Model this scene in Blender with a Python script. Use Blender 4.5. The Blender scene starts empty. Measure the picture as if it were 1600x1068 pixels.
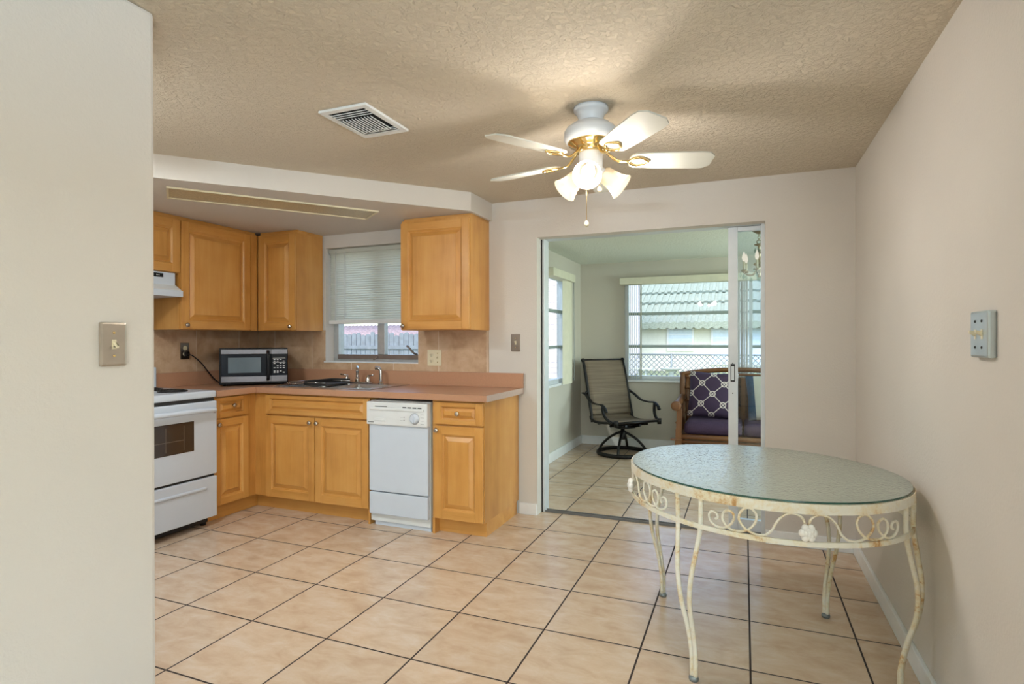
import bpy, bmesh, math, random
from mathutils import Vector, Matrix
random.seed(7)
S = bpy.context.scene
COL = S.collection
PI = math.pi

# ------------------------------------------------------------------ camera, sky, sun, added fill lights, exposure
cam_d = bpy.data.cameras.new('camera')
cam = bpy.data.objects.new('camera', cam_d); COL.objects.link(cam)
cam_d.sensor_fit = 'HORIZONTAL'; cam_d.sensor_width = 36.0; cam_d.lens = 20.09
cam_d.clip_start = 0.05; cam_d.clip_end = 300
yaw, pitch, roll = math.radians(22.096), math.radians(-0.115), math.radians(-0.123)
cf = Vector((-math.sin(yaw)*math.cos(pitch), math.cos(yaw)*math.cos(pitch), math.sin(pitch)))
cr = Vector((math.cos(yaw), math.sin(yaw), 0)); cu = cr.cross(cf)
r2 = cr*math.cos(roll)+cu*math.sin(roll); u2 = -cr*math.sin(roll)+cu*math.cos(roll)
M = Matrix((( r2.x, u2.x, -cf.x, -0.021), (r2.y, u2.y, -cf.y, -3.837), (r2.z, u2.z, -cf.z, 1.2423), (0, 0, 0, 1)))
cam.matrix_world = M
S.camera = cam

world = bpy.data.worlds.new('world'); S.world = world; world.use_nodes = True
wn = world.node_tree; wn.nodes.clear()
wo = wn.nodes.new('ShaderNodeOutputWorld'); wb = wn.nodes.new('ShaderNodeBackground'); ws = wn.nodes.new('ShaderNodeTexSky')
ws.sky_type = 'NISHITA'; ws.sun_disc = False; ws.sun_elevation = math.radians(55); ws.sun_rotation = math.radians(165)
ws.air_density = 1.0; ws.dust_density = 2.0; ws.ozone_density = 1.0
wb.inputs['Strength'].default_value = 0.66
wn.links.new(ws.outputs[0], wb.inputs['Color']); wn.links.new(wb.outputs[0], wo.inputs['Surface'])

def lamp(name, kind, energy, color, loc, rot=(0, 0, 0), **kw):
    d = bpy.data.lights.new(name, kind); d.energy = energy; d.color = color
    for k, v in kw.items(): setattr(d, k, v)
    o = bpy.data.objects.new(name, d); COL.objects.link(o); o.location = loc; o.rotation_euler = rot
    return o
lamp('sun', 'SUN', 1.0, (1.0, 0.96, 0.88), (0, -8, 12), (math.radians(50), 0, math.radians(-25)), angle=0.02)
# added area lights, unseen, standing in for daylight and room fill
lamp('rear_daylight_fill', 'AREA', 80, (0.76, 0.90, 1.0), (2.5, -7.92, 1.2), (math.radians(90), 0, 0), shape='RECTANGLE', size=3.2, size_y=1.75)
lamp('side_daylight_fill', 'AREA', 8, (0.76, 0.90, 1.0), (4.42, -5.7, 1.3), (0, math.radians(90), 0), shape='RECTANGLE', size=1.4, size_y=3.2)  # second added light from the side, stands in for more daylight
lamp('ceiling_bounce_fill', 'AREA', 320, (0.60, 0.83, 1.0), (0.9, -5.3, 1.70), (math.radians(180), 0, 0), shape='DISK', size=0.6)  # unseen upward light added so the ceiling bounces soft fill forward
lamp('kitchen_fill', 'AREA', 24, (0.84, 0.94, 1.0), (-2.55, -2.40, 2.22), shape='DISK', size=0.3)  # added light hidden behind the wall end, brightens the kitchen, no fixture
lamp('sunroom_daylight_fill', 'AREA', 60, (0.82, 1.0, 0.93), (2.28, 1.5, 1.35), (0, math.radians(90), 0), shape='RECTANGLE', size=1.1, size_y=1.8)  # added light out of view, brightens the room beyond the door
VS = S.view_settings
VS.view_transform = 'Standard'; VS.look = 'None'; VS.exposure = 0.17; VS.gamma = 1.0; VS.use_curve_mapping = False

# ------------------------------------------------------------------ materials
def srgb(r, g, b):
    f = lambda c: (c/255/12.92) if c/255 <= 0.04045 else ((c/255+0.055)/1.055)**2.4
    return (f(r), f(g), f(b), 1)
class N:
    def __init__(s, name):
        s.m = bpy.data.materials.new(name); s.m.use_nodes = True; s.t = s.m.node_tree; s.t.nodes.clear()
        s.out = s.t.nodes.new('ShaderNodeOutputMaterial')
    def n(s, kind, ins=None, **at):
        nd = s.t.nodes.new('ShaderNode'+kind)
        for k, v in at.items(): setattr(nd, k, v)
        for k, v in (ins or {}).items(): s.set(nd.inputs[k], v)
        return nd
    def set(s, sock, v):
        if isinstance(v, bpy.types.NodeSocket): s.t.links.new(v, sock)
        elif isinstance(v, bpy.types.Node): s.t.links.new(v.outputs[0], sock)
        else: sock.default_value = v
    def math(s, op, a, b=None, c=None):
        nd = s.n('Math', operation=op); s.set(nd.inputs[0], a)
        if b is not None: s.set(nd.inputs[1], b)
        if c is not None: s.set(nd.inputs[2], c)
        return nd.outputs[0]
    def mix(s, f, a, b):
        nd = s.n('Mix', data_type='RGBA'); s.set(nd.inputs[0], f); s.set(nd.inputs[6], a); s.set(nd.inputs[7], b)
        return nd.outputs[2]
    def ramp(s, f, stops):
        nd = s.n('ValToRGB'); s.set(nd.inputs[0], f); e = nd.color_ramp.elements
        while len(e) < len(stops): e.new(0.5)
        for i, (p, c) in enumerate(stops): e[i].position = p; e[i].color = c
        return nd.outputs[0]
    def coord(s, kind='Object', scale=(1, 1, 1), rand=False):
        tc = s.n('TexCoord'); mp = s.n('Mapping'); s.set(mp.inputs[0], tc.outputs[kind]); mp.inputs['Scale'].default_value = scale
        if rand:
            oi = s.n('ObjectInfo'); cx = s.n('CombineXYZ')
            for i in range(3): s.set(cx.inputs[i], s.math('MULTIPLY', oi.outputs['Random'], 31.0+17*i))
            s.set(mp.inputs['Location'], cx)
        return mp.outputs[0]
    def world(s, scale=(1, 1, 1)):
        g = s.n('NewGeometry'); mp = s.n('Mapping'); s.set(mp.inputs[0], g.outputs['Position']); mp.inputs['Scale'].default_value = scale
        return mp.outputs[0]
    def noise(s, v, scale, detail=4, rough=0.5, dist=0.0):
        nd = s.n('TexNoise', {'Vector': v, 'Scale': scale, 'Detail': detail, 'Roughness': rough, 'Distortion': dist}); return nd.outputs[0]
    def bump(s, h, strength, dist=0.01):
        nd = s.n('Bump', {'Height': h, 'Strength': strength, 'Distance': dist}); return nd.outputs[0]
    def pbr(s, **k):
        p = s.n('BsdfPrincipled')
        for kk, v in k.items(): s.set(p.inputs[kk.replace('_', ' ')], v)
        s.t.links.new(p.outputs[0], s.out.inputs[0]); return s.m

def plain(name, col, rough=0.5, metal=0.0, var=0.06, scale=12, bump=0.0, bscale=200, spec=0.5):
    q = N(name); v = q.coord(rand=True); f = q.noise(v, scale, 3)
    dark = (col[0]*(1-var), col[1]*(1-var), col[2]*(1-var), 1); lite = (min(1, col[0]*(1+var)), min(1, col[1]*(1+var)), min(1, col[2]*(1+var)), 1)
    kw = dict(Base_Color=q.ramp(f, [(0.3, dark), (0.7, lite)]), Roughness=rough, Metallic=metal, Specular_IOR_Level=spec)
    if bump: kw['Normal'] = q.bump(q.noise(v, bscale, 4), bump, 0.002)
    return q.pbr(**kw)

def wall_paint(name, col, b=0.35, scale=95):
    q = N(name); v = q.world(); h = q.noise(v, scale, 5, 0.55); big = q.noise(v, 1.7, 2)
    c2 = (col[0]*0.95, col[1]*0.95, col[2]*0.95, 1)
    return q.pbr(Base_Color=q.ramp(big, [(0.3, c2), (0.7, col)]), Roughness=0.8, Specular_IOR_Level=0.25, Normal=q.bump(h, b, 0.004))
def ceiling_paint(name, col):
    q = N(name); v = q.world(); h = q.noise(v, 42, 6, 0.62, 0.6); h2 = q.ramp(h, [(0.42, (0, 0, 0, 1)), (0.60, (1, 1, 1, 1))])
    return q.pbr(Base_Color=col, Roughness=0.85, Specular_IOR_Level=0.2, Normal=q.bump(h2, 0.75, 0.006))
M_wall = wall_paint('warm cream wall paint', (0.67, 0.63, 0.58, 1))
M_ceil = ceiling_paint('textured ceiling paint', (0.66, 0.575, 0.455, 1))
M_soffit = wall_paint('soffit paint', (0.67, 0.62, 0.56, 1), 0.4, 70)
M_sunwall = wall_paint('sunroom wall paint', (0.60, 0.565, 0.49, 1), 0.2)
M_sunceil = ceiling_paint('sunroom ceiling paint', (0.80, 0.84, 0.75, 1))
M_trim = plain('white gloss trim paint', (0.82, 0.84, 0.85), 0.35, var=0.03)

def floor_tile():
    q = N('beige ceramic floor tile'); g = q.n('NewGeometry'); sp = q.n('SeparateXYZ', {0: g.outputs['Position']})
    P = 0.41; ax = q.math('DIVIDE', q.math('ADD', sp.outputs[0], 41.0), P); ay = q.math('DIVIDE', q.math('ADD', sp.outputs[1], 41.0+0.279), P)
    def edge(a):
        fr = q.math('FRACT', a); return q.math('MINIMUM', fr, q.math('SUBTRACT', 1.0, fr))
    d = q.math('MINIMUM', edge(ax), edge(ay))
    gm = q.n('MapRange', {0: d, 1: 0.0075, 2: 0.0115, 3: 1.0, 4: 0.0}); gm.clamp = True
    cell = q.n('CombineXYZ', {0: q.math('FLOOR', ax), 1: q.math('FLOOR', ay)})
    wn_ = q.n('TexWhiteNoise', {'Vector': cell.outputs[0]}); 
    off = q.n('VectorMath', {0: g.outputs['Position'], 1: wn_.outputs['Color']}, operation='ADD')
    mp = q.n('Mapping', {0: off.outputs[0]}); mp.inputs['Scale'].default_value = (2.2, 4.0, 1)
    n1 = q.noise(mp.outputs[0], 3.2, 7, 0.62, 0.4); n2 = q.noise(mp.outputs[0], 26, 4, 0.6)
    tone = q.ramp(n1, [(0.25, srgb(190, 162, 136)), (0.5, srgb(207, 183, 158)), (0.75, srgb(217, 201, 184))])
    tone = q.mix(q.math('MULTIPLY', n2, 0.22), tone, srgb(184, 150, 120))
    val = q.n('HueSaturation', {'Value': q.math('ADD', q.math('MULTIPLY', wn_.outputs[0], 0.08), 0.96), 'Color': tone})
    col = q.mix(gm.outputs[0], val.outputs[0], srgb(46, 33, 27))
    rough = q.math('ADD', q.math('MULTIPLY', gm.outputs[0], 0.5), 0.24)
    h = q.math('SUBTRACT', q.math('MULTIPLY', n2, 0.05), gm.outputs[0])
    return q.pbr(Base_Color=col, Roughness=rough, Normal=q.bump(h, 0.35, 0.002), Specular_IOR_Level=0.5)
M_floor = floor_tile()

def splash_tile(axis, anchor):
    q = N('tan backsplash tile'); g = q.n('NewGeometry'); sp = q.n('SeparateXYZ', {0: g.outputs['Position']})
    a = q.math('DIVIDE', q.math('ADD', sp.outputs[axis], 40.5-anchor), 0.405); fr = q.math('FRACT', a)
    d = q.math('MINIMUM', fr, q.math('SUBTRACT', 1.0, fr))
    gm = q.n('MapRange', {0: d, 1: 0.004, 2: 0.0075, 3: 1.0, 4: 0.0})
    cell = q.n('CombineXYZ', {0: q.math('FLOOR', a)}); wn_ = q.n('TexWhiteNoise', {'Vector': cell.outputs[0]})
    off = q.n('VectorMath', {0: g.outputs['Position'], 1: wn_.outputs['Color']}, operation='ADD')
    n1 = q.noise(off.outputs[0], 9, 6, 0.6, 0.3)
    tone = q.ramp(n1, [(0.28, srgb(174, 140, 110)), (0.5, srgb(198, 166, 134)), (0.75, srgb(212, 186, 158))])
    col = q.mix(gm.outputs[0], tone, srgb(228, 214, 198))
    return q.pbr(Base_Color=col, Roughness=0.42, Normal=q.bump(q.math('SUBTRACT', q.math('MULTIPLY', n1, 0.1), gm.outputs[0]), 0.25, 0.002))
M_splashX = splash_tile(0, -2.18); M_splashY = splash_tile(1, -0.62)

def wood(name, axis, a=(0.43, 0.18, 0.034, 1), b=(0.60, 0.288, 0.068, 1), c=(0.70, 0.38, 0.115, 1), rough=0.36):
    q = N(name); sc = [13, 13, 13]; sc[axis] = 0.9
    v = q.coord(scale=tuple(sc), rand=True); n1 = q.noise(v, 0.55, 5, 0.55, 0.8)
    sc2 = [60, 60, 60]; sc2[axis] = 2.5
    v2 = q.coord(scale=tuple(sc2), rand=True); n2 = q.noise(v2, 2.0, 3, 0.6)
    v3 = q.coord(rand=True); n3 = q.noise(v3, 6, 2)
    f = q.math('ADD', q.math('MULTIPLY', n1, 0.55), q.math('ADD', q.math('MULTIPLY', n2, 0.18), q.math('MULTIPLY', n3, 0.27)))
    col = q.ramp(f, [(0.28, a), (0.50, b), (0.74, c)])
    oi = q.n('ObjectInfo'); hs = q.n('HueSaturation', {'Value': q.math('ADD', q.math('MULTIPLY', oi.outputs['Random'], 0.10), 0.95), 'Color': col})
    return q.pbr(Base_Color=hs.outputs[0], Roughness=rough, Normal=q.bump(n2, 0.06, 0.001), Coat_Weight=0.15, Coat_Roughness=0.25)
M_woodZ = wood('honey maple vertical grain', 2); M_woodX = wood('honey maple horizontal grain', 0)
M_rattan = wood('brown rattan wood', 0, (0.09, 0.034, 0.012, 1), (0.18, 0.072, 0.024, 1), (0.27, 0.12, 0.042, 1), 0.4)
M_rattanZ = wood('brown rattan wood upright', 2, (0.09, 0.034, 0.012, 1), (0.18, 0.072, 0.024, 1), (0.27, 0.12, 0.042, 1), 0.4)
M_wicker = plain('dark woven rattan', (0.12, 0.055, 0.025), 0.6, var=0.5, scale=60, bump=0.6, bscale=140)
M_lam = plain('terracotta laminate', srgb(184, 138, 108)[:3], 0.33, var=0.05, scale=160)
M_lam_edge = plain('grey laminate edge', srgb(186, 164, 152)[:3], 0.4, var=0.06, scale=90)  # paler, greyer tone than the worktop
M_enamel = plain('white enamel', (0.61, 0.665, 0.74), 0.25, var=0.01)
M_plastic = plain('white plastic', (0.74, 0.755, 0.75), 0.4, var=0.02)
M_ivory = plain('ivory plastic', srgb(226, 216, 186)[:3], 0.4, var=0.02)
M_black = plain('black plastic', (0.008, 0.008, 0.010), 0.35, var=0.1, spec=0.25)
M_blackmat = plain('matt black', (0.015, 0.014, 0.013), 0.6, var=0.2)
M_blackmetal = plain('black powder coated metal', (0.007, 0.006, 0.006), 0.38, var=0.2, spec=0.3)
M_coil = plain('black burner coil', (0.02, 0.018, 0.018), 0.5, 0.3)
M_steel = plain('brushed stainless steel', (0.50, 0.48, 0.46), 0.26, 1.0, var=0.05, scale=40)
M_darksteel = plain('dark brushed steel', (0.15, 0.145, 0.16), 0.3, 1.0, var=0.05, scale=40)
M_chrome = plain('polished chrome', (0.62, 0.60, 0.58), 0.12, 1.0, var=0.02)
M_nickel = plain('satin nickel', (0.55, 0.50, 0.45), 0.22, 1.0, var=0.03)
M_brass = plain('polished brass', (0.83, 0.62, 0.28), 0.16, 1.0, var=0.04)
M_antique = plain('antique brass', (0.40, 0.32, 0.20), 0.3, 1.0, var=0.15)
M_plate = plain('bronzed steel plate', (0.27, 0.22, 0.18), 0.32, 1.0, var=0.06)
M_platelight = plain('satin tan steel plate', (0.56, 0.50, 0.43), 0.30, 0.85, var=0.08)
M_platecool = plain('cool satin steel plate', (0.50, 0.56, 0.58), 0.35, 0.8, var=0.06)
M_alu = plain('mill aluminium', (0.60, 0.61, 0.61), 0.42, 0.75, var=0.06, scale=30)
M_rail = plain('grey green window rail', (0.30, 0.36, 0.35), 0.5, 0.2, var=0.06)
M_trackdark = plain('dull grey door track', (0.20, 0.20, 0.20), 0.5, 0.4)
M_aluwhite = plain('pale anodised aluminium', (0.64, 0.68, 0.71), 0.45, 0.25, var=0.04)
M_bronzealu = plain('weathered bronze aluminium', (0.25, 0.19, 0.16), 0.45, 0.5, var=0.1)
def thin(name, col, f):
    q = N(name); d_ = q.n('BsdfDiffuse', {'Color': col}); t_ = q.n('BsdfTranslucent', {'Color': col}); m_ = q.n('MixShader', {0: f, 1: d_.outputs[0], 2: t_.outputs[0]})
    q.t.links.new(m_.outputs[0], q.out.inputs[0]); return q.m
M_blind = thin('white blind slat', (0.86, 0.86, 0.80, 1), 0.55)
M_vane = plain('cream vertical vane', (0.68, 0.66, 0.52), 0.6, var=0.04)
M_sling = None
M_bladewhite = plain('white fan blade', (0.56, 0.55, 0.48), 0.35, var=0.02)
M_fanwhite = plain('white fan enamel', (0.66, 0.69, 0.73), 0.25, var=0.01)
M_dark = plain('dark slot', (0.01, 0.01, 0.01), 0.8)
M_oven = plain('brown oven glass', (0.045, 0.028, 0.018), 0.08, var=0.15, scale=5)
M_rackdark = plain('dim oven rack wire', (0.16, 0.115, 0.075), 0.5, var=0.1)
M_screenglass = plain('grey microwave window', (0.10, 0.135, 0.16), 0.08, var=0.1, scale=5, spec=0.4)
M_blackgloss = plain('glossy black panel', (0.008, 0.010, 0.016), 0.12, var=0.1, spec=0.12)
M_print = plain('white print', (0.7, 0.7, 0.7), 0.6)
M_greyprint = plain('grey print', (0.35, 0.36, 0.36), 0.6)
M_purple = plain('purple fabric', (0.045, 0.022, 0.06), 0.75, var=0.15, scale=60, bump=0.2, bscale=400)
M_grass = plain('bright lawn', (0.24, 0.28, 0.16), 0.9, var=0.3, scale=3, bump=0.6, bscale=90)
M_yellow = plain('pale yellow stucco', (0.74, 0.73, 0.62), 0.9, var=0.03)
M_pink = plain('mauve siding', (0.80, 0.73, 0.76), 0.85, var=0.06)
M_bluewin = plain('blue grey window shade', (0.62, 0.72, 0.80), 0.4, var=0.05)
M_awning = plain('pale green aluminium awning', (0.25, 0.29, 0.235), 0.9, var=0.25, scale=25)
M_awndark = plain('grey green awning seam', (0.12, 0.16, 0.14), 0.6)
M_fence = plain('weathered grey fence wood', (0.17, 0.19, 0.215), 0.9, var=0.16, scale=8)
M_concrete = plain('pale concrete', (0.40, 0.43, 0.42), 0.9, var=0.1)
M_rooftile = plain('red brown roof tiles', (0.34, 0.25, 0.25), 0.8, var=0.25, scale=9)
M_galv = plain('galvanised wire', (0.22, 0.25, 0.26), 0.5, 0.6)
M_green = plain('green foliage', (0.02, 0.24, 0.10), 0.5, var=0.2)
M_rose = plain('white painted rose', (0.82, 0.80, 0.75), 0.55, var=0.06)

def rusty():
    q = N('chipped white iron with rust'); v = q.coord(); n1 = q.noise(v, 7, 7, 0.68, 0.4); n2 = q.noise(v, 90, 4, 0.7)
    f = q.math('ADD', q.math('MULTIPLY', n1, 0.8), q.math('MULTIPLY', n2, 0.2))
    col = q.ramp(f, [(0.46, srgb(230, 226, 212)), (0.55, srgb(222, 208, 176)), (0.61, srgb(196, 152, 98)), (0.72, srgb(132, 84, 46))])
    return q.pbr(Base_Color=col, Roughness=0.62, Normal=q.bump(n2, 0.3, 0.002))
M_iron = rusty()
def sling():
    q = N('striped taupe sling fabric'); v = q.coord(scale=(1, 0.6, 60), rand=False); n = q.noise(v, 2.4, 4, 0.6)
    w = q.noise(q.coord(scale=(300, 300, 300)), 1.0, 1)
    f = q.math('ADD', q.math('MULTIPLY', n, 0.85), q.math('MULTIPLY', w, 0.15))
    return q.pbr(Base_Color=q.ramp(f, [(0.3, srgb(84, 72, 58)), (0.5, srgb(112, 98, 82)), (0.7, srgb(134, 119, 100))]), Roughness=0.8, Normal=q.bump(w, 0.2, 0.001))
M_sling = sling()
def lattice_fabric():
    q = N('purple fabric with white knotted lattice'); tc = q.n('TexCoord'); sp = q.n('SeparateXYZ', {0: tc.outputs['Object']})
    P = 0.108
    u = q.math('DIVIDE', sp.outputs[0], P); w = q.math('DIVIDE', sp.outputs[2], P*1.0)
    a = q.math('ADD', u, w); b = q.math('SUBTRACT', u, w)
    def dist(x):
        fr = q.math('FRACT', q.math('ADD', x, 20.5)); return q.math('ABSOLUTE', q.math('SUBTRACT', fr, 0.5))
    da, db = dist(q.math('MULTIPLY', a, 0.5)), dist(q.math('MULTIPLY', b, 0.5))
    line = q.math('LESS_THAN', q.math('MINIMUM', da, db), 0.026)
    rr = q.math('SQRT', q.math('ADD', q.math('MULTIPLY', da, da), q.math('MULTIPLY', db, db)))
    ring = q.math('LESS_THAN', q.math('ABSOLUTE', q.math('SUBTRACT', rr, 0.17)), 0.034)
    f = q.math('MAXIMUM', line, ring)
    return q.pbr(Base_Color=q.mix(f, (0.040, 0.020, 0.055, 1), srgb(206, 196, 190)), Roughness=0.8)
M_lattice = lattice_fabric()
def stripe_fabric():
    q = N('blue fabric with cream band'); tc = q.n('TexCoord'); sp = q.n('SeparateXYZ', {0: tc.outputs['Object']})
    x = q.math('ADD', sp.outputs[0], 0.10); f = q.math('LESS_THAN', q.math('ABSOLUTE', x), 0.055)
    n = q.noise(tc.outputs['Object'], 30, 3)
    return q.pbr(Base_Color=q.mix(f, q.ramp(n, [(0.3, (0.03, 0.07, 0.13, 1)), (0.7, (0.05, 0.11, 0.19, 1))]), srgb(206, 200, 184)), Roughness=0.8)
M_stripe = stripe_fabric()

def clear_glass(name='window glass', tint=(0.97, 0.99, 0.98, 1), refl=0.9):
    q = N(name); tr = q.n('BsdfTransparent', {'Color': tint}); gl = q.n('BsdfGlossy', {'Roughness': 0.02})
    g = q.n('NewGeometry'); fr = q.n('Fresnel', {'IOR': q.math('SUBTRACT', 1.45, q.math('MULTIPLY', g.outputs['Backfacing'], 1.45-1/1.45))}); mx = q.n('MixShader', {0: q.math('MULTIPLY', fr.outputs[0], refl), 1: tr.outputs[0], 2: gl.outputs[0]})
    q.t.links.new(mx.outputs[0], q.out.inputs[0]); return q.m
M_glass = clear_glass()
M_doorglass = clear_glass('door glass', (0.86, 0.90, 0.93, 1), 1.0)
M_crystal = clear_glass('cut crystal', (0.85, 0.90, 0.88, 1), 2.2)
def hammered():
    q = N('hammered greenish glass'); v = q.coord(); vo = q.n('TexVoronoi', {'Vector': v, 'Scale': 95}, feature='SMOOTH_F1'); n = q.noise(v, 70, 3, 0.5, 0.8)
    h = q.math('ADD', q.math('MULTIPLY', vo.outputs[0], 0.6), q.math('MULTIPLY', n, 0.7)); b = q.bump(h, 0.5, 0.0043)
    gl = q.n('BsdfGlossy', {'Roughness': 0.05, 'Normal': b}); df = q.n('BsdfDiffuse', {'Color': (0.70, 0.74, 0.67, 1), 'Normal': b})
    tl = q.n('BsdfTranslucent', {'Color': (0.70, 0.78, 0.72, 1)}); tr = q.n('BsdfTransparent', {'Color': (0.66, 0.74, 0.70, 1)})
    m1 = q.n('MixShader', {0: 0.5, 1: df.outputs[0], 2: tl.outputs[0]}); m2 = q.n('MixShader', {0: 0.20, 1: m1.outputs[0], 2: tr.outputs[0]})
    g = q.n('NewGeometry'); fr = q.n('Fresnel', {'IOR': q.math('SUBTRACT', 1.5, q.math('MULTIPLY', g.outputs['Backfacing'], 1.5-1/1.5)), 'Normal': b}); m3 = q.n('MixShader', {0: fr.outputs[0], 1: m2.outputs[0], 2: gl.outputs[0]})
    q.t.links.new(m3.outputs[0], q.out.inputs[0]); return q.m
M_hammer = hammered()
M_glassedge = plain('dark green glass edge', (0.03, 0.09, 0.07), 0.1)
def frosted():
    q = N('lit frosted glass shade'); tr = q.n('BsdfTransparent', {'Color': (1, 0.93, 0.82, 1)}); tl = q.n('BsdfTranslucent', {'Color': (0.05, 0.042, 0.03, 1)})
    df = q.n('BsdfDiffuse', {'Color': (0.62, 0.53, 0.40, 1)}); em = q.n('Emission', {'Color': (1.0, 0.74, 0.45, 1), 'Strength': 0.10})
    a = q.n('MixShader', {0: 0.5, 1: tl.outputs[0], 2: df.outputs[0]}); b = q.n('MixShader', {0: 0.25, 1: a.outputs[0], 2: tr.outputs[0]})
    c = q.n('AddShader', {0: b.outputs[0], 1: em.outputs[0]}); q.t.links.new(c.outputs[0], q.out.inputs[0]); return q.m
M_shade = frosted()
def glow(name, col, st):
    q = N(name); e = q.n('Emission', {'Color': col, 'Strength': st}); q.t.links.new(e.outputs[0], q.out.inputs[0]); return q.m
M_bulb = glow('lit bulb', (1, 0.90, 0.72, 1), 3)
M_candlebulb = glow('lit candle bulb', (1, 0.86, 0.66, 1), 0.95)
M_lens = None
def prismatic():
    q = N('unlit prismatic lens'); v = q.coord(); vo = q.n('TexVoronoi', {'Vector': v, 'Scale': 90})
    return q.pbr(Base_Color=q.ramp(vo.outputs[0], [(0, srgb(176, 160, 128)), (1, srgb(206, 190, 156))]), Roughness=0.35, Normal=q.bump(vo.outputs[0], 0.5, 0.003))
M_lens = prismatic()

# ------------------------------------------------------------------ mesh helpers
def cat(pts, n=6, closed=False):
    P = [Vector(p) for p in pts]; out = []; m = len(P)
    rng = range(m) if closed else range(m-1)
    for i in rng:
        p1, p2 = P[i], P[(i+1) % m]
        p0 = P[i-1] if (closed or i > 0) else p1*2-p2
        p3 = P[(i+2) % m] if (closed or i < m-2) else p2*2-p1
        for k in range(n):
            t = k/n
            out.append(0.5*((2*p1)+(p2-p0)*t+(2*p0-5*p1+4*p2-p3)*t*t+(3*p1-p0-3*p2+p3)*t**3))
    if not closed: out.append(P[-1].copy())
    return out
class MB:
    def __init__(s): s.b = bmesh.new()
    def _f(s, vs, mi=0, smooth=False):
        try:
            f = s.b.faces.new(vs); f.material_index = mi; f.smooth = smooth; return f
        except ValueError: return None
    def box(s, x0, x1, y0, y1, z0, z1, mi=0, bev=0.0, rot=None):
        if x0 > x1: x0, x1 = x1, x0
        if y0 > y1: y0, y1 = y1, y0
        if z0 > z1: z0, z1 = z1, z0
        c = [(x0, y0, z0), (x1, y0, z0), (x1, y1, z0), (x0, y1, z0), (x0, y0, z1), (x1, y0, z1), (x1, y1, z1), (x0, y1, z1)]
        v = [s.b.verts.new(rot @ Vector(p) if rot else p) for p in c]
        fs = [s._f([v[i] for i in q], mi) for q in ((3, 2, 1, 0), (4, 5, 6, 7), (0, 1, 5, 4), (1, 2, 6, 5), (2, 3, 7, 6), (3, 0, 4, 7))]
        if bev > 0:
            es = {e for f in fs for e in f.edges}
            r = bmesh.ops.bevel(s.b, geom=list(es), offset=bev, segments=2, profile=0.6, affect='EDGES')
            for f in r['faces']: f.material_index = mi
        return s
    def rings(s, rings, mi=0, smooth=True, cap=True, closed=False):
        R = [[s.b.verts.new(p) for p in r] for r in rings]; n = len(R[0])
        for a, b in (zip(R, R[1:]+R[:1]) if closed else zip(R, R[1:])):
            for i in range(n): s._f([a[i], a[(i+1) % n], b[(i+1) % n], b[i]], mi, smooth)
        if cap and not closed: s._f(R[0][::-1], mi); s._f(R[-1], mi)
        return s
    def lathe(s, prof, c=(0, 0, 0), n=28, axis=(0, 0, 1), mi=0, cap=True, smooth=True):
        q = Vector((0, 0, 1)).rotation_difference(Vector(axis).normalized()); c = Vector(c)
        s.rings([[c+q@Vector((r*math.cos(2*PI*i/n), r*math.sin(2*PI*i/n), z)) for i in range(n)] for r, z in prof], mi, smooth, cap); return s
    def cyl(s, p0, p1, r0, r1=None, n=14, mi=0):
        p0, p1 = Vector(p0), Vector(p1); L = (p1-p0).length
        return s.lathe([(r0, 0), (r0 if r1 is None else r1, L)], p0, n, p1-p0, mi)
    def sphere(s, c, r, sc=(1, 1, 1), n=14, mi=0):
        c = Vector(c); R = []
        for j in range(1, 9):
            t = PI*j/9; R.append([c+Vector((r*sc[0]*math.sin(t)*math.cos(2*PI*i/n), r*sc[1]*math.sin(t)*math.sin(2*PI*i/n), -r*sc[2]*math.cos(t))) for i in range(n)])
        return s.rings(R, mi)
    def tube(s, pts, r, n=8, closed=False, mi=0, flat=None, up=(0, 0, 1)):
        """sweep; flat=(a,b): elliptical half axes (a sideways, b along up)"""
        P = [Vector(p) for p in pts]; R = []; up = Vector(up); m = len(P); last = None
        for i, p in enumerate(P):
            a = P[(i-1) % m] if (closed or i > 0) else p; b = P[(i+1) % m] if (closed or i < m-1) else p
            t = (b-a).normalized()
            ref = up if abs(t.dot(up)) < 0.97 else (last if last is not None else Vector((1, 0, 0)))
            sd = t.cross(ref)
            if sd.length < 1e-5: sd = t.orthogonal()
            sd.normalize(); un = sd.cross(t).normalized()
            if last is not None and flat is None:
                # keep frame continuous
                sd2 = (last - t*last.dot(t))
                if sd2.length > 1e-4: sd = sd2.normalized(); un = sd.cross(t).normalized()
            last = sd
            rr = r[i] if isinstance(r, (list, tuple)) else r
            A, B = flat if flat else (rr, rr)
            R.append([p+sd*A*math.cos(2*PI*k/n)+un*B*math.sin(2*PI*k/n) for k in range(n)])
        return s.rings(R, mi, True, not closed, closed)
    def prism(s, poly, lo, hi, axis=2, mi=0):
        def mk(p, h): return [(h, p[0], p[1]), (p[0], h, p[1]), (p[0], p[1], h)][axis]
        a = [s.b.verts.new(mk(p, lo)) for p in poly]; b = [s.b.verts.new(mk(p, hi)) for p in poly]; n = len(poly)
        s._f(a[::-1], mi); s._f(b, mi)
        for i in range(n): s._f([a[i], a[(i+1) % n], b[(i+1) % n], b[i]], mi)
        return s
    def build(s, name, mats, parent=None, label=None, loc=None, rotz=None):
        bmesh.ops.recalc_face_normals(s.b, faces=s.b.faces)
        me = bpy.data.meshes.new(name); s.b.to_mesh(me); s.b.free()
        for m in (mats if isinstance(mats, (list, tuple)) else [mats]): me.materials.append(m)
        o = bpy.data.objects.new(name, me); COL.objects.link(o)
        if parent is not None: o.parent = parent
        if loc is not None: o.location = loc
        if rotz is not None: o.rotation_euler = (0, 0, rotz)
        if label: o['label'] = label
        return o
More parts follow.
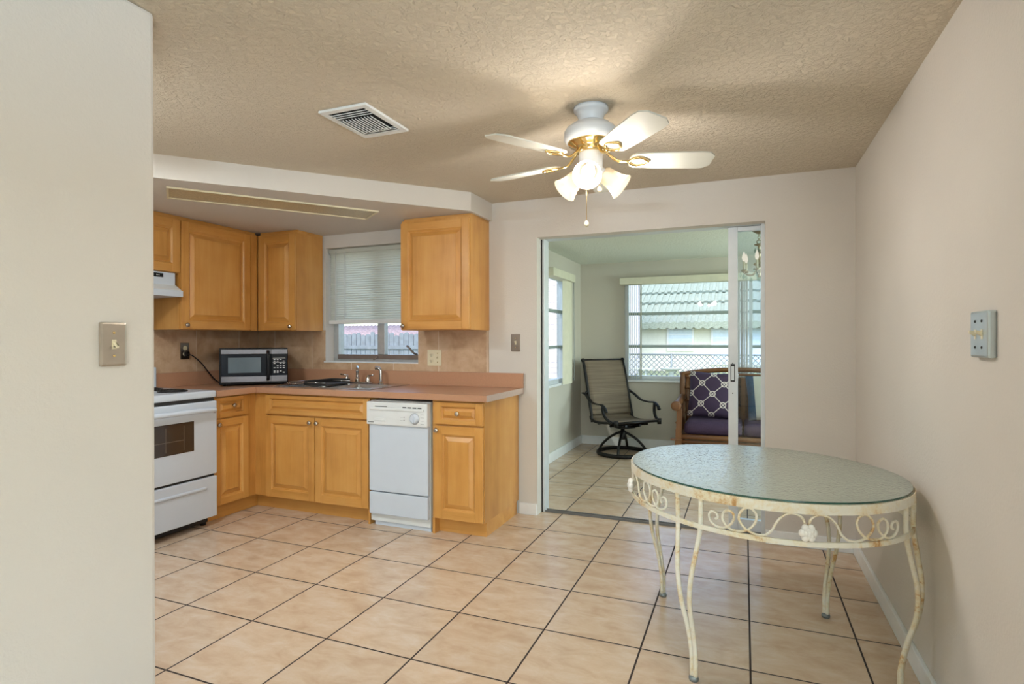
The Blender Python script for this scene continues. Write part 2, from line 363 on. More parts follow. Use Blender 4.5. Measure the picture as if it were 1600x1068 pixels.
def tag(o, label, cat_, group=None, kind=None):
    o['label'] = label; o['category'] = cat_
    if group: o['group'] = group
    if kind: o['kind'] = kind
    return o
def thing(name, label, cat_, loc=(0, 0, 0), rotz=0, group=None):
    o = bpy.data.objects.new(name, None); COL.objects.link(o); o.location = loc; o.rotation_euler = (0, 0, rotz); o.empty_display_size = 0.1
    return tag(o, label, cat_, group)
def struct(o, label, cat_): return tag(o, label, cat_, None, 'structure')
def hole_wall(mb, ax, c0, c1, a0, a1, z0, z1, holes):
    """wall box with rectangular holes. ax=1: thickness in y (c0..c1), spans x; ax=0: thickness in x, spans y"""
    def bx(p0, p1, q0, q1):
        if p1-p0 < 1e-4 or q1-q0 < 1e-4: return
        if ax == 1: mb.box(p0, p1, c0, c1, q0, q1)
        else: mb.box(c0, c1, p0, p1, q0, q1)
    cur = a0
    for h0, h1, k0, k1 in sorted(holes):
        bx(cur, h0, z0, z1); bx(h0, h1, z0, k0); bx(h0, h1, k1, z1); cur = h1
    bx(cur, a1, z0, z1)

# ------------------------------------------------------------------ the shell
H = 2.25; XR = 0.582; XK = -4.0; XL = -1.70; YE = -2.62; SX = -1.857; SB = 2.90; SH = 2.165; SR = 2.3
mb = MB(); mb.box(-4.2, 4.7, -8.2, 3.1, -0.12, 0.0); struct(mb.build('floor', M_floor), 'beige square ceramic tile floor with dark grout through both rooms', 'floor')
mb = MB(); mb.box(-4.2, 4.7, -8.2, 0.0, H, H+0.15); struct(mb.build('ceiling', M_ceil), 'beige textured kitchen and dining ceiling', 'ceiling')
mb = MB(); mb.box(SX-0.2, SR+0.2, 0.09, SB+0.2, SH, SH+0.15); struct(mb.build('ceiling_sunroom', M_sunceil), 'pale textured ceiling of the room beyond the sliding door', 'ceiling')
mb = MB(); hole_wall(mb, 1, 0, 0.09, SX, XR, 0, H, [(-1.387, 0.101, 0, 1.976)])
hole_wall(mb, 1, 0, 0.2, -4.2, SX, 0, H, [(-3.258, -2.36, 1.075, 2.016)])
mb.box(XR, SR, 0.0, 0.09, 0, H)
struct(mb.build('wall_back', M_wall), 'cream wall with the kitchen window and the sliding door opening', 'wall')
mb = MB(); mb.box(XR, XR+0.14, -3.1, 0.0, 0, H); mb.box(XR+0.14, 4.7, -3.24, -3.1, 0, H); struct(mb.build('wall_right', M_wall), 'beige wall on the right beside the glass table', 'wall')
mb = MB(); mb.box(-4.2, XK, -2.62, 0.0, 0, H); struct(mb.build('wall_kitchen', M_wall), 'kitchen wall behind the stove and hood', 'wall')
mb = MB(); mb.box(XL-0.14, XL, -8.2, YE, 0, H, 0, 0.012); mb.box(-4.2, XL-0.14, YE-0.14, YE, 0, H)
struct(mb.build('wall_left', M_wall), 'near pale wall end on the left with a light switch', 'wall')
mb = MB(); hole_wall(mb, 1, -8.2, -8.0, XL, 4.7, 0, H, [(0.85, 4.15, 0.3, 2.12)]); struct(mb.build('wall_front', M_wall), 'living room wall behind the viewer with a large opening added for daylight', 'wall')
mb = MB(); hole_wall(mb, 0, 4.5, 4.7, -8.0, -3.24, 0, H, [(-7.4, -4.0, 0.55, 2.05)]); struct(mb.build('wall_living_right', M_wall), 'living room side wall behind the viewer', 'wall')  # side opening added to let light in, unseen
mb = MB(); hole_wall(mb, 0, SX-0.09, SX, 0.2, SB, 0, SH, [(1.52, 2.24, 0.79, 1.93)]); struct(mb.build('wall_sunroom_left', M_sunwall), 'left wall of the room beyond with a narrow window', 'wall')
mb = MB(); hole_wall(mb, 1, SB, SB+0.2, SX-0.2, SR+0.2, 0, SH, [(-1.325, -0.035, 0.785, 1.93), (-0.034, 1.25, 0.785, 1.93)])
struct(mb.build('wall_sunroom_back', M_sunwall), 'far wall of the room beyond with wide windows', 'wall')
mb = MB(); hole_wall(mb, 0, SR, SR+0.2, 0.0, SB, 0, SH, [(0.5, 2.5, 0.8, 1.93)]); struct(mb.build('wall_sunroom_right', M_sunwall), 'right wall of the room beyond', 'wall')

# dropped soffit: end face, diagonal face
mb = MB(); mb.prism([(-1.735, 0.0), (-1.735, -0.35), (-2.93, -1.69), (-3.17, -1.96), (-4.0, -1.96), (-4.0, 0.0)], 2.122, H)
struct(mb.build('ceiling_soffit', M_soffit), 'dropped soffit with a diagonal face above the kitchen corner', 'soffit')
# backsplash tiles
mb = MB(); mb.box(-3.99, -3.258, -0.008, 0, 1.0, 1.335); mb.box(-3.258, -2.36, -0.008, 0, 1.0, 1.066); mb.box(-2.36, -1.762, -0.008, 0, 1.0, 1.335)
struct(mb.build('wall_backsplash', M_splashX), 'tan tile backsplash under the kitchen window', 'backsplash')
mb = MB(); mb.box(XK, XK+0.008, -2.0, -0.008, 1.0, 1.335); struct(mb.build('wall_backsplash_left', M_splashY), 'tan tile backsplash behind the stove', 'backsplash')
# baseboards
def baseboard(name, x0, x1, y0, y1, h, lab):
    mb = MB(); mb.box(x0, x1, y0, y1, 0, h, 0, 0.004); struct(mb.build(name, M_trim), lab, 'baseboard')
baseboard('baseboard_right', XR-0.016, XR, -3.1, 0.0, 0.082, 'white baseboard along the right wall')
baseboard('baseboard_back_right', 0.101, XR-0.016, -0.016, 0.0, 0.082, 'white baseboard right of the sliding door')
baseboard('baseboard_back_left', -1.52, -1.387, -0.016, 0.0, 0.082, 'short white baseboard between cabinet and sliding door')
baseboard('baseboard_sunroom_left', SX, SX+0.015, 0.2, SB, 0.10, 'white baseboard on the left wall of the room beyond')
baseboard('baseboard_sunroom_back', SX+0.015, SR, SB-0.015, SB, 0.10, 'white baseboard under the far windows')

# ------------------------------------------------------------------ windows and sliding door
W1 = struct(thing('window_1', '', '', (0, 0, 0)), 'kitchen window over the sink with weathered frame', 'window')
mb = MB(); mb.box(-3.255, -2.362, 0.10, 0.17, 1.076, 1.094); mb.box(-3.255, -3.205, 0.10, 0.17, 1.09, 2.014); mb.box(-2.405, -2.362, 0.10, 0.17, 1.09, 2.014); mb.box(-3.205, -2.405, 0.10, 0.17, 1.97, 2.014)
mb.build('window_frame', M_alu, W1)
mb = MB(); mb.box(-3.205, -2.405, 0.085, 0.15, 1.094, 1.132, 0, 0.004); mb.build('bottom_rail', M_bronzealu, W1, 'dark weathered bottom rail')
mb = MB(); mb.box(-2.815, -2.748, 0.105, 0.155, 1.132, 1.97, 0, 0.004); mb.build('mullion', M_alu, W1)
mb = MB(); mb.box(-3.205, -2.815, 0.127, 0.131, 1.132, 1.97); mb.build('pane', M_glass, W1)
mb = MB(); mb.box(-2.748, -2.405, 0.127, 0.131, 1.132, 1.97); mb.build('pane', M_glass, W1)
mb = MB(); mb.box(-3.27, -2.36, -0.012, 0.10, 1.066, 1.0755, 0, 0.003); mb.build('window_sill', M_trim, W1)
mb = MB(); mb.tube(cat([(-2.43, 0.09, 1.135), (-2.44, 0.05, 1.15), (-2.47, 0.035, 1.19), (-2.49, 0.035, 1.205)]), 0.008); mb.build('crank_handle', M_bronzealu, W1)
mb = MB(); mb.tube(cat([(-2.80, 0.085, 1.118), (-2.81, 0.07, 1.10), (-2.83, 0.07, 1.092)]), 0.006); mb.build('latch', M_bronzealu, W1)

def jal_window(name, lab, axis, c, a0, a1, z0, z1, rails, dd=0.0):
    """single window; axis 1: plane y=c spanning x; axis 0: plane x=c spanning y"""
    w = struct(thing(name, '', '', (0, 0, 0)), lab, 'window')
    def bx(mb, p0, p1, d0, d1, q0, q1, bev=0.0):
        d0 -= dd; d1 -= dd
        if axis == 1: mb.box(p0, p1, c+d0, c+d1, q0, q1, 0, bev)
        else: mb.box(c-d1, c-d0, p0, p1, q0, q1, 0, bev)
    f = 0.035
    mb = MB(); bx(mb, a0, a0+f, 0.04, 0.12, z0, z1); bx(mb, a1-f, a1, 0.04, 0.12, z0, z1); bx(mb, a0+f, a1-f, 0.04, 0.12, z0, z0+0.045); bx(mb, a0+f, a1-f, 0.04, 0.12, z1-0.03, z1)
    mb.build('window_frame', M_aluwhite, w)
    zs = [z0+0.045]+list(rails)+[z1-0.03]
    for r in rails:
        mb = MB(); bx(mb, a0+f, a1-f, 0.05, 0.09, r-0.017, r+0.017, 0.004); mb.build('rail', M_rail, w)
    for k in range(len(zs)-1):
        mb = MB(); bx(mb, a0+f, a1-f, 0.07, 0.074, zs[k]+(0.017 if k else 0), zs[k+1]-(0.017 if k < len(rails) else 0)); mb.build('pane', M_glass, w)
    return w
w2 = jal_window('window_2', 'narrow three pane window in the left wall beyond the door', 0, SX, 1.52, 2.24, 0.79, 1.93, (1.175, 1.557), 0.038)
mb = MB(); mb.box(SX-0.04, SX+0.03, 1.48, 2.28, 0.765, 0.79, 0, 0.004); mb.build('window_sill', M_trim, w2)
w3 = jal_window('window_3', 'wide three pane window behind the swivel chair', 1, SB, -1.325, -0.075, 0.785, 1.93, (1.175, 1.557))
mb = MB(); mb.box(-1.36, 1.3, SB-0.03, SB+0.04, 0.762, 0.785, 0, 0.004); mb.build('window_sill', M_trim, w3)
mb = MB()
for k in range(4): mb.box(-0.082+0.0265*k, -0.082+0.0265*k+0.022, SB+0.012+0.006*(k % 2), SB+0.04, 0.785, 1.93, 0, 0.003)
for z in (1.08, 1.70):
    for x in (-0.07, 0.006): mb.lathe([(0.007, 0), (0.005, 0.004)], (x, SB+0.012, z), 8, (0, -1, 0))
mb.build('mullion', M_alu, w3, 'ribbed aluminium mullion with screws')
w4 = jal_window('window_4', 'three pane window behind the settee seen through the door glass', 1, SB, 0.03, 1.25, 0.785, 1.93, (1.175, 1.557))
w5 = jal_window('window_5', 'window added for daylight in the right wall of the room beyond, out of view', 0, SR+0.2, 0.5, 2.5, 0.8, 1.93, (1.36,))  # unseen window added to bring daylight into the room beyond
w6 = struct(thing('window_6', '', ''), 'large window added for daylight behind the viewer', 'window')  # unseen window added as an opening for light behind the camera
mb = MB(); hole_wall(mb, 1, -8.14, -8.08, 0.85, 4.15, 0.3, 2.12, [(0.91, 2.47, 0.36, 2.06), (2.53, 4.09, 0.36, 2.06)]); mb.build('window_frame', M_aluwhite, w6)
mb = MB(); mb.box(0.91, 4.09, -8.112, -8.108, 0.36, 2.06); mb.build('pane', M_glass, w6)

D1 = struct(thing('door_1', '', ''), 'aluminium sliding glass door between the dining area and the room beyond', 'sliding door')
mb = MB(); mb.box(-1.405, -1.362, 0.092, 0.19, 0.0, 2.0, 0, 0.003); mb.box(0.078, 0.105, 0.092, 0.128, 0, 1.985, 0, 0.002); mb.box(-1.362, 1.0, 0.092, 0.19, 1.976, 2.03); mb.build('door_frame', M_aluwhite, D1)
MB().box(-1.386, -1.377, 0.0895, 0.0925, 0.0, 1.975).build('dark_gap_line', M_blackmat, D1)  # black strip drawn for the shaded gap between wall and door frame
mb = MB(); mb.box(-1.362, 0.9, 0.096, 0.17, 0.0, 0.004); mb.box(-1.362, 0.9, 0.100, 0.106, 0.004, 0.012); mb.box(-1.362, 0.9, 0.144, 0.150, 0.004, 0.012); mb.build('track', M_trackdark, D1)
mb = MB(); mb.box(-0.116, -0.058, 0.13, 0.165, 0.02, 1.974, 0, 0.003); mb.build('stile', M_aluwhite, D1)
mb = MB(); mb.box(0.80, 0.86, 0.13, 0.165, 0.02, 1.974, 0, 0.003); mb.build('stile', M_aluwhite, D1)
mb = MB(); mb.box(-0.058, 0.80, 0.13, 0.165, 1.945, 1.974, 0, 0.003); mb.build('top_rail', M_aluwhite, D1)
mb = MB(); mb.box(-0.058, 0.80, 0.13, 0.165, 0.02, 0.09, 0, 0.003); mb.build('bottom_rail', M_aluwhite, D1)
mb = MB(); mb.box(-0.058, 0.80, 0.145, 0.150, 0.09, 1.945); mb.build('glass_panel', M_doorglass, D1)
mb = MB(); mb.box(-0.102, -0.076, 0.126, 0.13, 0.975, 1.09, 1, 0.001); mb.box(-0.098, -0.080, 0.1235, 0.126, 0.985, 1.075, 0)
for z in (0.90, 1.095): mb.lathe([(0.004, 0), (0.003, 0.003)], (-0.089, 0.13, z), 8, (0, -1, 0), 1)
mb.build('door_handle', [M_aluwhite, M_black], D1, 'white recessed pull with dark edge')

# ------------------------------------------------------------------ cabinets
def door_mesh(w, h, t=0.02, st=0.055, slab=False):
    """raised panel front; front at y=-t, back at y=0, x 0..w, z 0..h. slot 0 vertical grain, slot 1 horizontal grain"""
    m = MB(); rl = st if h > 0.2 else 0.028
    def frame_piece(x0, x1, z0, z1, mi): m.box(x0, x1, -t, 0, z0, z1, mi, 0.0025)
    frame_piece(0, st, 0, h, 0); frame_piece(w-st, w, 0, h, 0)
    frame_piece(st, w-st, 0, rl, 1); frame_piece(st, w-st, h-rl, h, 1)
    fl = 0 if not slab else 1
    prof = [(0.0, -t+0.001), (0.005, -t+0.007), (0.010, -t+0.009), (0.012, -t+0.015), (0.016, -t+0.015), (0.042, -t+0.004), (0.0435, -t+0.001)]
    R = []
    for ins, y in prof:
        k_ = min(1.0, (h-2*rl)/0.125); a, b, c, d = st+ins*k_, w-st-ins*k_, rl+ins*k_, h-rl-ins*k_
        R.append([m.b.verts.new(p) for p in ((a, y, c), (b, y, c), (b, y, d), (a, y, d))])
    for k, (p, q) in enumerate(zip(R, R[1:])):
        for i in range(4): m._f([p[i], p[(i+1) % 4], q[(i+1) % 4], q[i]], (1 if i % 2 == 0 else 0) if not slab else 1)
    m._f(R[-1], fl)
    return m
def knob_mesh(x, z, y=-0.02):
    return MB().lathe([(0.006, 0), (0.005, 0.008), (0.006, 0.012), (0.0145, 0.016), (0.0165, 0.021), (0.014, 0.027), (0.006, 0.030)], (x, y, z), 16, (0, -1, 0))
def front(parent, kind, x0, x1, z0, z1, knob=None, st=0.055, slab=False):
    o = door_mesh(x1-x0, z1-z0, 0.02, st, slab).build(kind, [M_woodZ, M_woodX], parent, loc=(x0, 0, z0))
    if knob: knob_mesh(knob[0]-x0, knob[1]-z0).build('knob', M_nickel, o)
    return o
def cab(name, label, loc, rotz, group): return thing(name, label, 'cabinet', loc, rotz, group)
GB = 'maple base cabinets under the counter'; GU = 'maple wall cabinets under the soffit'
# end base cabinet (right of dishwasher); local origin: front left bottom, y=0 is the face frame front
c = cab('base_cabinet', 'narrow maple base cabinet at the counter end, right of the dishwasher', (-1.89, -0.60, 0), 0, GB)
mb = MB(); mb.box(0, 0.367, 0, 0.585, 0.10, 0.863, 0); mb.box(0, 0.017, -0.006, 0.06, 0.0, 0.10); mb.build('carcass', M_woodZ, c)
mb = MB(); mb.box(0.017, 0.355, 0.055, 0.575, 0, 0.10); mb.build('toe_kick', M_woodX, c)
front(c, 'drawer', 0.022, 0.363, 0.712, 0.852, (0.195, 0.783), 0.048); front(c, 'door', 0.022, 0.363, 0.105, 0.70, (0.045, 0.672))
# sink base
c = cab('base_cabinet', 'wide maple sink base cabinet with two doors left of the dishwasher', (-3.408, -0.60, 0), 0, GB)
mb = MB(); mb.box(0, 0.018, 0, 0.585, 0.10, 0.863); mb.box(0.018, 1.018, 0, 0.02, 0.10, 0.863); mb.box(1.018, 1.033, -0.006, 0.585, 0.0, 0.863); mb.box(0.018, 1.018, 0.02, 0.585, 0.10, 0.118); mb.box(0.018, 1.018, 0.57, 0.585, 0.118, 0.863)
mb.build('carcass', M_woodZ, c)
mb = MB(); mb.box(-0.04, 1.018, 0.055, 0.07, 0, 0.10); mb.build('toe_kick', M_woodX, c)
front(c, 'false_drawer_front', 0.118, 1.028, 0.712, 0.852, None, 0.042, True)
front(c, 'door', 0.118, 0.569, 0.105, 0.70, (0.54, 0.665)); front(c, 'door', 0.575, 1.028, 0.105, 0.70, (0.603, 0.665))
# left run base cabinet: faces +x
c = cab('base_cabinet', 'small maple corner base cabinet beside the white stove', (-3.41, -0.985, 0), PI/2, GB)
mb = MB(); mb.box(0, 0.383, 0, 0.58, 0.10, 0.863); mb.box(0.383, 0.40, 0.0, 0.58, 0.10, 0.863); mb.build('carcass', M_woodZ, c)
mb = MB(); mb.box(0.0, 0.44, 0.038, 0.053, 0, 0.10); mb.build('toe_kick', M_woodX, c)
front(c, 'drawer', 0.012, 0.305, 0.712, 0.852, (0.165, 0.79), 0.045); front(c, 'door', 0.012, 0.305, 0.105, 0.70, (0.04, 0.665), 0.05)
# uppers
c = cab('wall_cabinet', 'maple wall cabinet right of the kitchen window', (-2.31, -0.31, 1.32), 0, GU)
mb = MB(); mb.box(0, 0.552, 0, 0.308, 0, 0.783); mb.build('carcass', M_woodZ, c)
mb = MB(); mb.box(0.01, 0.552, 0.012, 0.308, 0.783, 0.801); mb.build('top_trim', M_woodX, c)
front(c, 'door', 0.003, 0.549, 0.004, 0.765, (0.03, 0.03), 0.058)
c = cab('wall_cabinet', 'narrow maple wall cabinet left of the kitchen window above the microwave', (-3.662, -0.31, 1.328), 0, GU)
mb = MB(); mb.box(-0.024, 0.382, 0, 0.30, 0, 0.77); mb.build('carcass', M_woodZ, c)
mb = MB(); mb.box(0.0, 0.382, 0.01, 0.30, 0.77, 0.793); mb.build('top_trim', M_woodX, c)
front(c, 'door', 0.012, 0.379, 0.004, 0.762, (0.345, 0.032), 0.058)
c = cab('wall_cabinet', 'wide maple wall cabinet in the corner right of the range hood', (-3.688, -1.003, 1.328), PI/2, GU)
mb = MB(); mb.box(0, 0.692, 0, 0.308, 0, 0.77); mb.box(0.612, 0.672, -0.02, 0, 0.0, 0.768); mb.build('carcass', M_woodZ, c)
mb = MB(); mb.box(0.0, 0.685, 0.01, 0.308, 0.77, 0.793); mb.build('top_trim', M_woodX, c)
front(c, 'door', 0.003, 0.606, 0.004, 0.762, (0.035, 0.032), 0.06)
c = cab('wall_cabinet', 'short maple wall cabinet directly above the range hood', (-3.688, -1.765, 1.72), PI/2, GU)
mb = MB(); mb.box(0, 0.76, 0, 0.308, 0, 0.378); mb.build('carcass', M_woodZ, c)
mb = MB(); mb.box(0.0, 0.76, 0.01, 0.308, 0.378, 0.401); mb.build('top_trim', M_woodX, c)
front(c, 'door', 0.384, 0.757, 0.004, 0.37, (0.41, 0.03), 0.058); front(c, 'door', 0.003, 0.378, 0.004, 0.37, (0.35, 0.03), 0.058)

# countertop, with sink cut out
CT = thing('countertop', 'terracotta laminate L-shaped countertop with upstand', 'countertop', (0, 0, 0.865))
sx0, sx1, sy0, sy1 = -3.24, -2.42, -0.55, -0.09
mb = MB()
mb.box(-3.99, sx0, -0.645, -0.009, 0, 0.04); mb.box(sx1, -1.488, -0.645, -0.009, 0, 0.04); mb.box(sx0, sx1, -0.645, sy0, 0, 0.04); mb.box(sx0, sx1, sy1, -0.009, 0, 0.04)
mb.box(-3.99, -3.352, -0.982, -0.645, 0, 0.04)
mb.build('worktop', M_lam, CT)
mb = MB(); mb.box(-1.488, -1.484, -0.645, -0.009, 0, 0.04); mb.build('edge_strip', M_lam_edge, CT, 'greyer end edge')
mb = MB(); mb.box(-3.99, -1.484, -0.028, -0.009, 0.04, 0.145, 0, 0.002); mb.box(-3.99, -3.972, -0.982, -0.028, 0.04, 0.145, 0, 0.002); mb.build('upstand', M_lam, CT)

# ------------------------------------------------------------------ sink, faucet, rack
SK = thing('kitchen_sink', 'stainless steel double bowl sink set in the counter under the window', 'sink', (0, 0, 0.905))
mb = MB(); zr = 0.006
bowls = [(-3.20, -2.86), (-2.79, -2.46)]; y0, y1 = -0.525, -0.19
mb.box(-3.26, -2.40, -0.57, y0, 0.0, zr, 0, 0.002); mb.box(-3.26, -2.40, y1, -0.06, 0.0, zr, 0, 0.002)
mb.box(-3.26, -3.20, y0, y1, 0, zr); mb.box(-2.86, -2.79, y0, y1, 0, zr); mb.box(-2.46, -2.40, y0, y1, 0, zr)
mb.build('rim', M_steel, SK)
for bx0, bx1 in bowls:
    mb = MB(); R = []
    for ins, z in ((0, 0.004), (0.008, -0.02), (0.015, -0.13), (0.05, -0.16)):
        R.append([(bx0+ins, y0+ins, z), (bx1-ins, y0+ins, z), (bx1-ins, y1-ins, z), (bx0+ins, y1-ins, z)])
    V = [[mb.b.verts.new(p) for p in r] for r in R]
    for a, b in zip(V, V[1:]):
        for i in range(4): mb._f([a[i], a[(i+1) % 4], b[(i+1) % 4], b[i]])
    mb._f(V[-1]); mb.lathe([(0.04, -0.159), (0.035, -0.162)], ((bx0+bx1)/2, (y0+y1)/2, 0), 16)
    mb.build('bowl', M_steel, SK)
FA = thing('faucet', 'chrome two handle sink faucet with a short spout', 'faucet', (-2.85, -0.115, 0.911))
mb = MB(); mb.box(-0.13, 0.13, -0.025, 0.025, 0, 0.012, 0, 0.005); mb.build('deck_plate', M_chrome, FA)
mb = MB(); mb.lathe([(0.018, 0.012), (0.016, 0.03), (0.014, 0.045)], (0, 0, 0), 16); mb.tube(cat([(0, 0, 0.04), (0.003, -0.004, 0.09), (0.024, -0.032, 0.122), (0.060, -0.080, 0.132), (0.096, -0.128, 0.122), (0.105, -0.14, 0.10)]), 0.012, 12); mb.build('spout', M_chrome, FA)
for s_ in (-1, 1):
    mb = MB(); x = s_*0.10; mb.lathe([(0.022, 0.012), (0.022, 0.02), (0.014, 0.045), (0.010, 0.058), (0.006, 0.066)], (x, 0, 0), 16); mb.tube([(x, 0, 0.06), (x+s_*0.03, 0, 0.064), (x+s_*0.058, -0.005, 0.068)], [0.006, 0.005, 0.007]); mb.build('lever', M_chrome, FA)
mb = MB(); mb.lathe([(0.022, 0), (0.022, 0.006), (0.014, 0.014), (0.013, 0.02)], (0, 0, 0), 16)
mb.tube(cat([(0, 0, 0.015), (0, 0, 0.08), (-0.004, 0, 0.105), (-0.022, -0.002, 0.122), (-0.045, -0.004, 0.122)]), [0.012]*12+[0.013]*12+[0.015], 12)
tag(mb.build('side_sprayer', M_chrome, loc=(-2.63, -0.115, 0.911)), 'chrome pull-out side sprayer right of the faucet', 'sprayer')
DR = thing('dish_rack', 'low wire dish rack with black tray in the left sink bowl', 'dish rack', (-3.03, -0.36, 0.911))
mb = MB()
for k in range(9): mb.tube(cat([(-0.155+0.018*k, -0.14, 0.0), (-0.155+0.018*k, -0.142, 0.026), (-0.15+0.018*k, 0, 0.008), (-0.155+0.018*k, 0.142, 0.026)], 4), 0.0022, 6)
for y, z in ((-0.142, 0.026), (0.142, 0.026), (-0.14, 0.003), (0.14, 0.003)): mb.tube([(-0.16, y, z), (0.19, y, z)], 0.003, 6)
mb.tube([(-0.16, -0.142, 0.026), (-0.16, 0.142, 0.026)], 0.003, 6)
mb.build('wire_rack', M_chrome, DR)
mb = MB(); mb.box(0.005, 0.20, -0.155, 0.155, 0.006, 0.016, 0, 0.003); mb.box(0.005, 0.02, -0.155, 0.155, 0.01, 0.042, 0, 0.003); mb.box(0.005, 0.18, 0.14, 0.155, 0.01, 0.042, 0, 0.003); mb.box(0.005, 0.20, -0.155, -0.145, 0.01, 0.026, 0, 0.003)
mb.build('tray', M_blackmat, DR, 'black plastic tray')

# ------------------------------------------------------------------ microwave
MW = thing('microwave_oven', 'black and steel microwave oven standing in the counter corner', 'microwave', (-3.49, -0.53, 0.905), math.radians(48))
w, h, d = 0.48, 0.285, 0.34
mb = MB(); mb.box(-w/2, w/2, 0.0, d, 0.012, h, 0, 0.006); mb.build('case', M_black, MW)
for x in (-0.2, 0.2):
    for y in (0.05, d-0.06): MB().cyl((x, y, 0), (x, y, 0.014), 0.014).build('foot', M_blackmat, MW)
dr = MB(); dr.box(-w/2+0.012, w/2-0.125, -0.022, 0.0, 0.075, h-0.045, 0, 0.003); do = dr.build('door', M_blackgloss, MW)
for z0, z1 in ((h-0.044, h-0.008), (0.03, 0.074)): mb = MB(); mb.box(-w/2+0.012, w/2-0.125, -0.024, 0.0, z0, z1, 0, 0.002); mb.build('steel_band', M_darksteel, do)

mb = MB(); mb.box(-w/2+0.06, w/2-0.195, -0.024, -0.0215, 0.10, h-0.07); mb.build('window', M_screenglass, do)
mb = MB(); mb.tube(cat([(w/2-0.145, -0.024, h-0.02), (w/2-0.145, -0.048, h-0.045), (w/2-0.145, -0.055, h/2+0.01), (w/2-0.145, -0.048, 0.065), (w/2-0.145, -0.024, 0.04)]), 0.012, 10, flat=(0.012, 0.007), up=(0, -1, 0)); mb.build('door_handle', M_black, do)
cp = MB(); cp.box(w/2-0.122, w/2-0.008, -0.022, 0.0, 0.03, h-0.008, 0, 0.003); co = cp.build('control_panel', M_blackgloss, MW)
for z0, z1 in ((h-0.044, h-0.008), (0.03, 0.074)): mb = MB(); mb.box(w/2-0.122, w/2-0.008, -0.0235, -0.021, z0, z1); mb.build('steel_band', M_darksteel, co)
mb = MB()
for i in range(4):
    for j, z in enumerate((0.195, 0.182, 0.165, 0.145, 0.13, 0.105, 0.095)):
        if (i+j) % 5 == 3: continue
        x = w/2-0.105+0.022*i; mb.box(x, x+0.013, -0.0228, -0.0215, z, z+0.006)
for p, q in (((w/2-0.11, 0.207), (w/2-0.02, 0.209)), ((w/2-0.11, 0.175), (w/2-0.02, 0.177))): mb.box(p[0], q[0], -0.0228, -0.0215, p[1], q[1])
mb.build('keypad_print', M_print, co, 'white printed keypad marks')

# ------------------------------------------------------------------ dishwasher
DW = thing('dishwasher', 'white narrow dishwasher between the sink cabinet and end cabinet', 'dishwasher', (-2.375, -0.60, 0), 0)
W = 0.474
mb = MB(); mb.box(0.006, W-0.006, 0.0, 0.57, 0.03, 0.845); mb.build('tub', M_plastic, DW)
mb = MB(); mb.box(0.03, W-0.01, 0.012, 0.03, 0.0, 0.13); mb.lathe([(0.006, 0), (0.005, 0.003)], (0.05, 0.012, 0.05), 8, (0, -1, 0)); mb.build('kick_plate', M_enamel, DW)
mb = MB(); mb.box(0.012, W-0.01, -0.03, 0, 0.085, 0.232, 0, 0.004); mb.build('access_panel', M_enamel, DW)
mb = MB(); mb.box(0.012, W-0.008, -0.03, 0, 0.24, 0.69, 0, 0.004); mb.build('door', M_enamel, DW)
mb = MB(); mb.box(0.0, W-0.004, -0.045, 0, 0.685, 0.838, 0, 0.008); mb.box(0.03, W-0.03, -0.052, -0.04, 0.785, 0.80, 0, 0.003)
cpn = mb.build('control_panel', M_plastic, DW)
MB().box(0.07, 0.165, -0.047, -0.044, 0.807, 0.811).build('latch_slot', M_dark, cpn)
for k in range(4): MB().box(0.285+0.038*k, 0.313+0.038*k, -0.047, -0.044, 0.805, 0.811).build('vent_slot', M_dark, cpn)
for z in (0.722, 0.742): MB().box(0.294, 0.299, -0.0465, -0.044, z, z+0.005).build('indicator_light', M_dark, cpn)
mb = MB(); mb.lathe([(0.034, 0), (0.034, 0.004), (0.030, 0.007), (0.027, 0.016), (0.02, 0.018)], (0.375, -0.045, 0.738), 24, (0, -1, 0)); mb.box(0.371, 0.379, -0.068, -0.055, 0.712, 0.764, 0, 0.002); mb.build('dial', M_enamel, cpn)
mb = MB(); mb.lathe([(0.037, 0), (0.036, 0.0012)], (0.375, -0.045, 0.738), 24, (0, -1, 0))
mb.build('dial_scale', M_greyprint, cpn)
for k in range(4): MB().box(0.42, 0.445, -0.0458, -0.0445, 0.705+0.02*k, 0.707+0.02*k).build('scale_mark', M_greyprint, cpn)
for k in range(2): MB().box(0.265, 0.287, -0.0458, -0.0445, 0.722+0.02*k, 0.7235+0.02*k).build('scale_mark', M_greyprint, cpn)
mb = MB(); mb.box(0.06, 0.15, -0.0475, -0.044, 0.712, 0.735, 0, 0.003); mb.build('badge_plate', M_plastic, cpn)
def text_mesh(txt, size, name, mat_, parent, loc, rot):
    cu_ = bpy.data.curves.new('txt', 'FONT'); cu_.body = txt; cu_.size = size; cu_.extrude = 0.0006; cu_.align_x = 'CENTER'; cu_.align_y = 'CENTER'
    t = bpy.data.objects.new('txt', cu_); COL.objects.link(t); dg = bpy.context.evaluated_depsgraph_get(); dg.update()
    me = bpy.data.meshes.new_from_object(t.evaluated_get(dg)); bpy.data.objects.remove(t); bpy.data.curves.remove(cu_)
    me.materials.clear(); me.materials.append(mat_); o = bpy.data.objects.new(name, me); COL.objects.link(o); o.parent = parent; o.location = loc; o.rotation_euler = rot
    return o
text_mesh('Kenmore', 0.012, 'lettering', M_black, cpn, (0.036, -0.0458, 0.703), (PI/2, 0, 0))

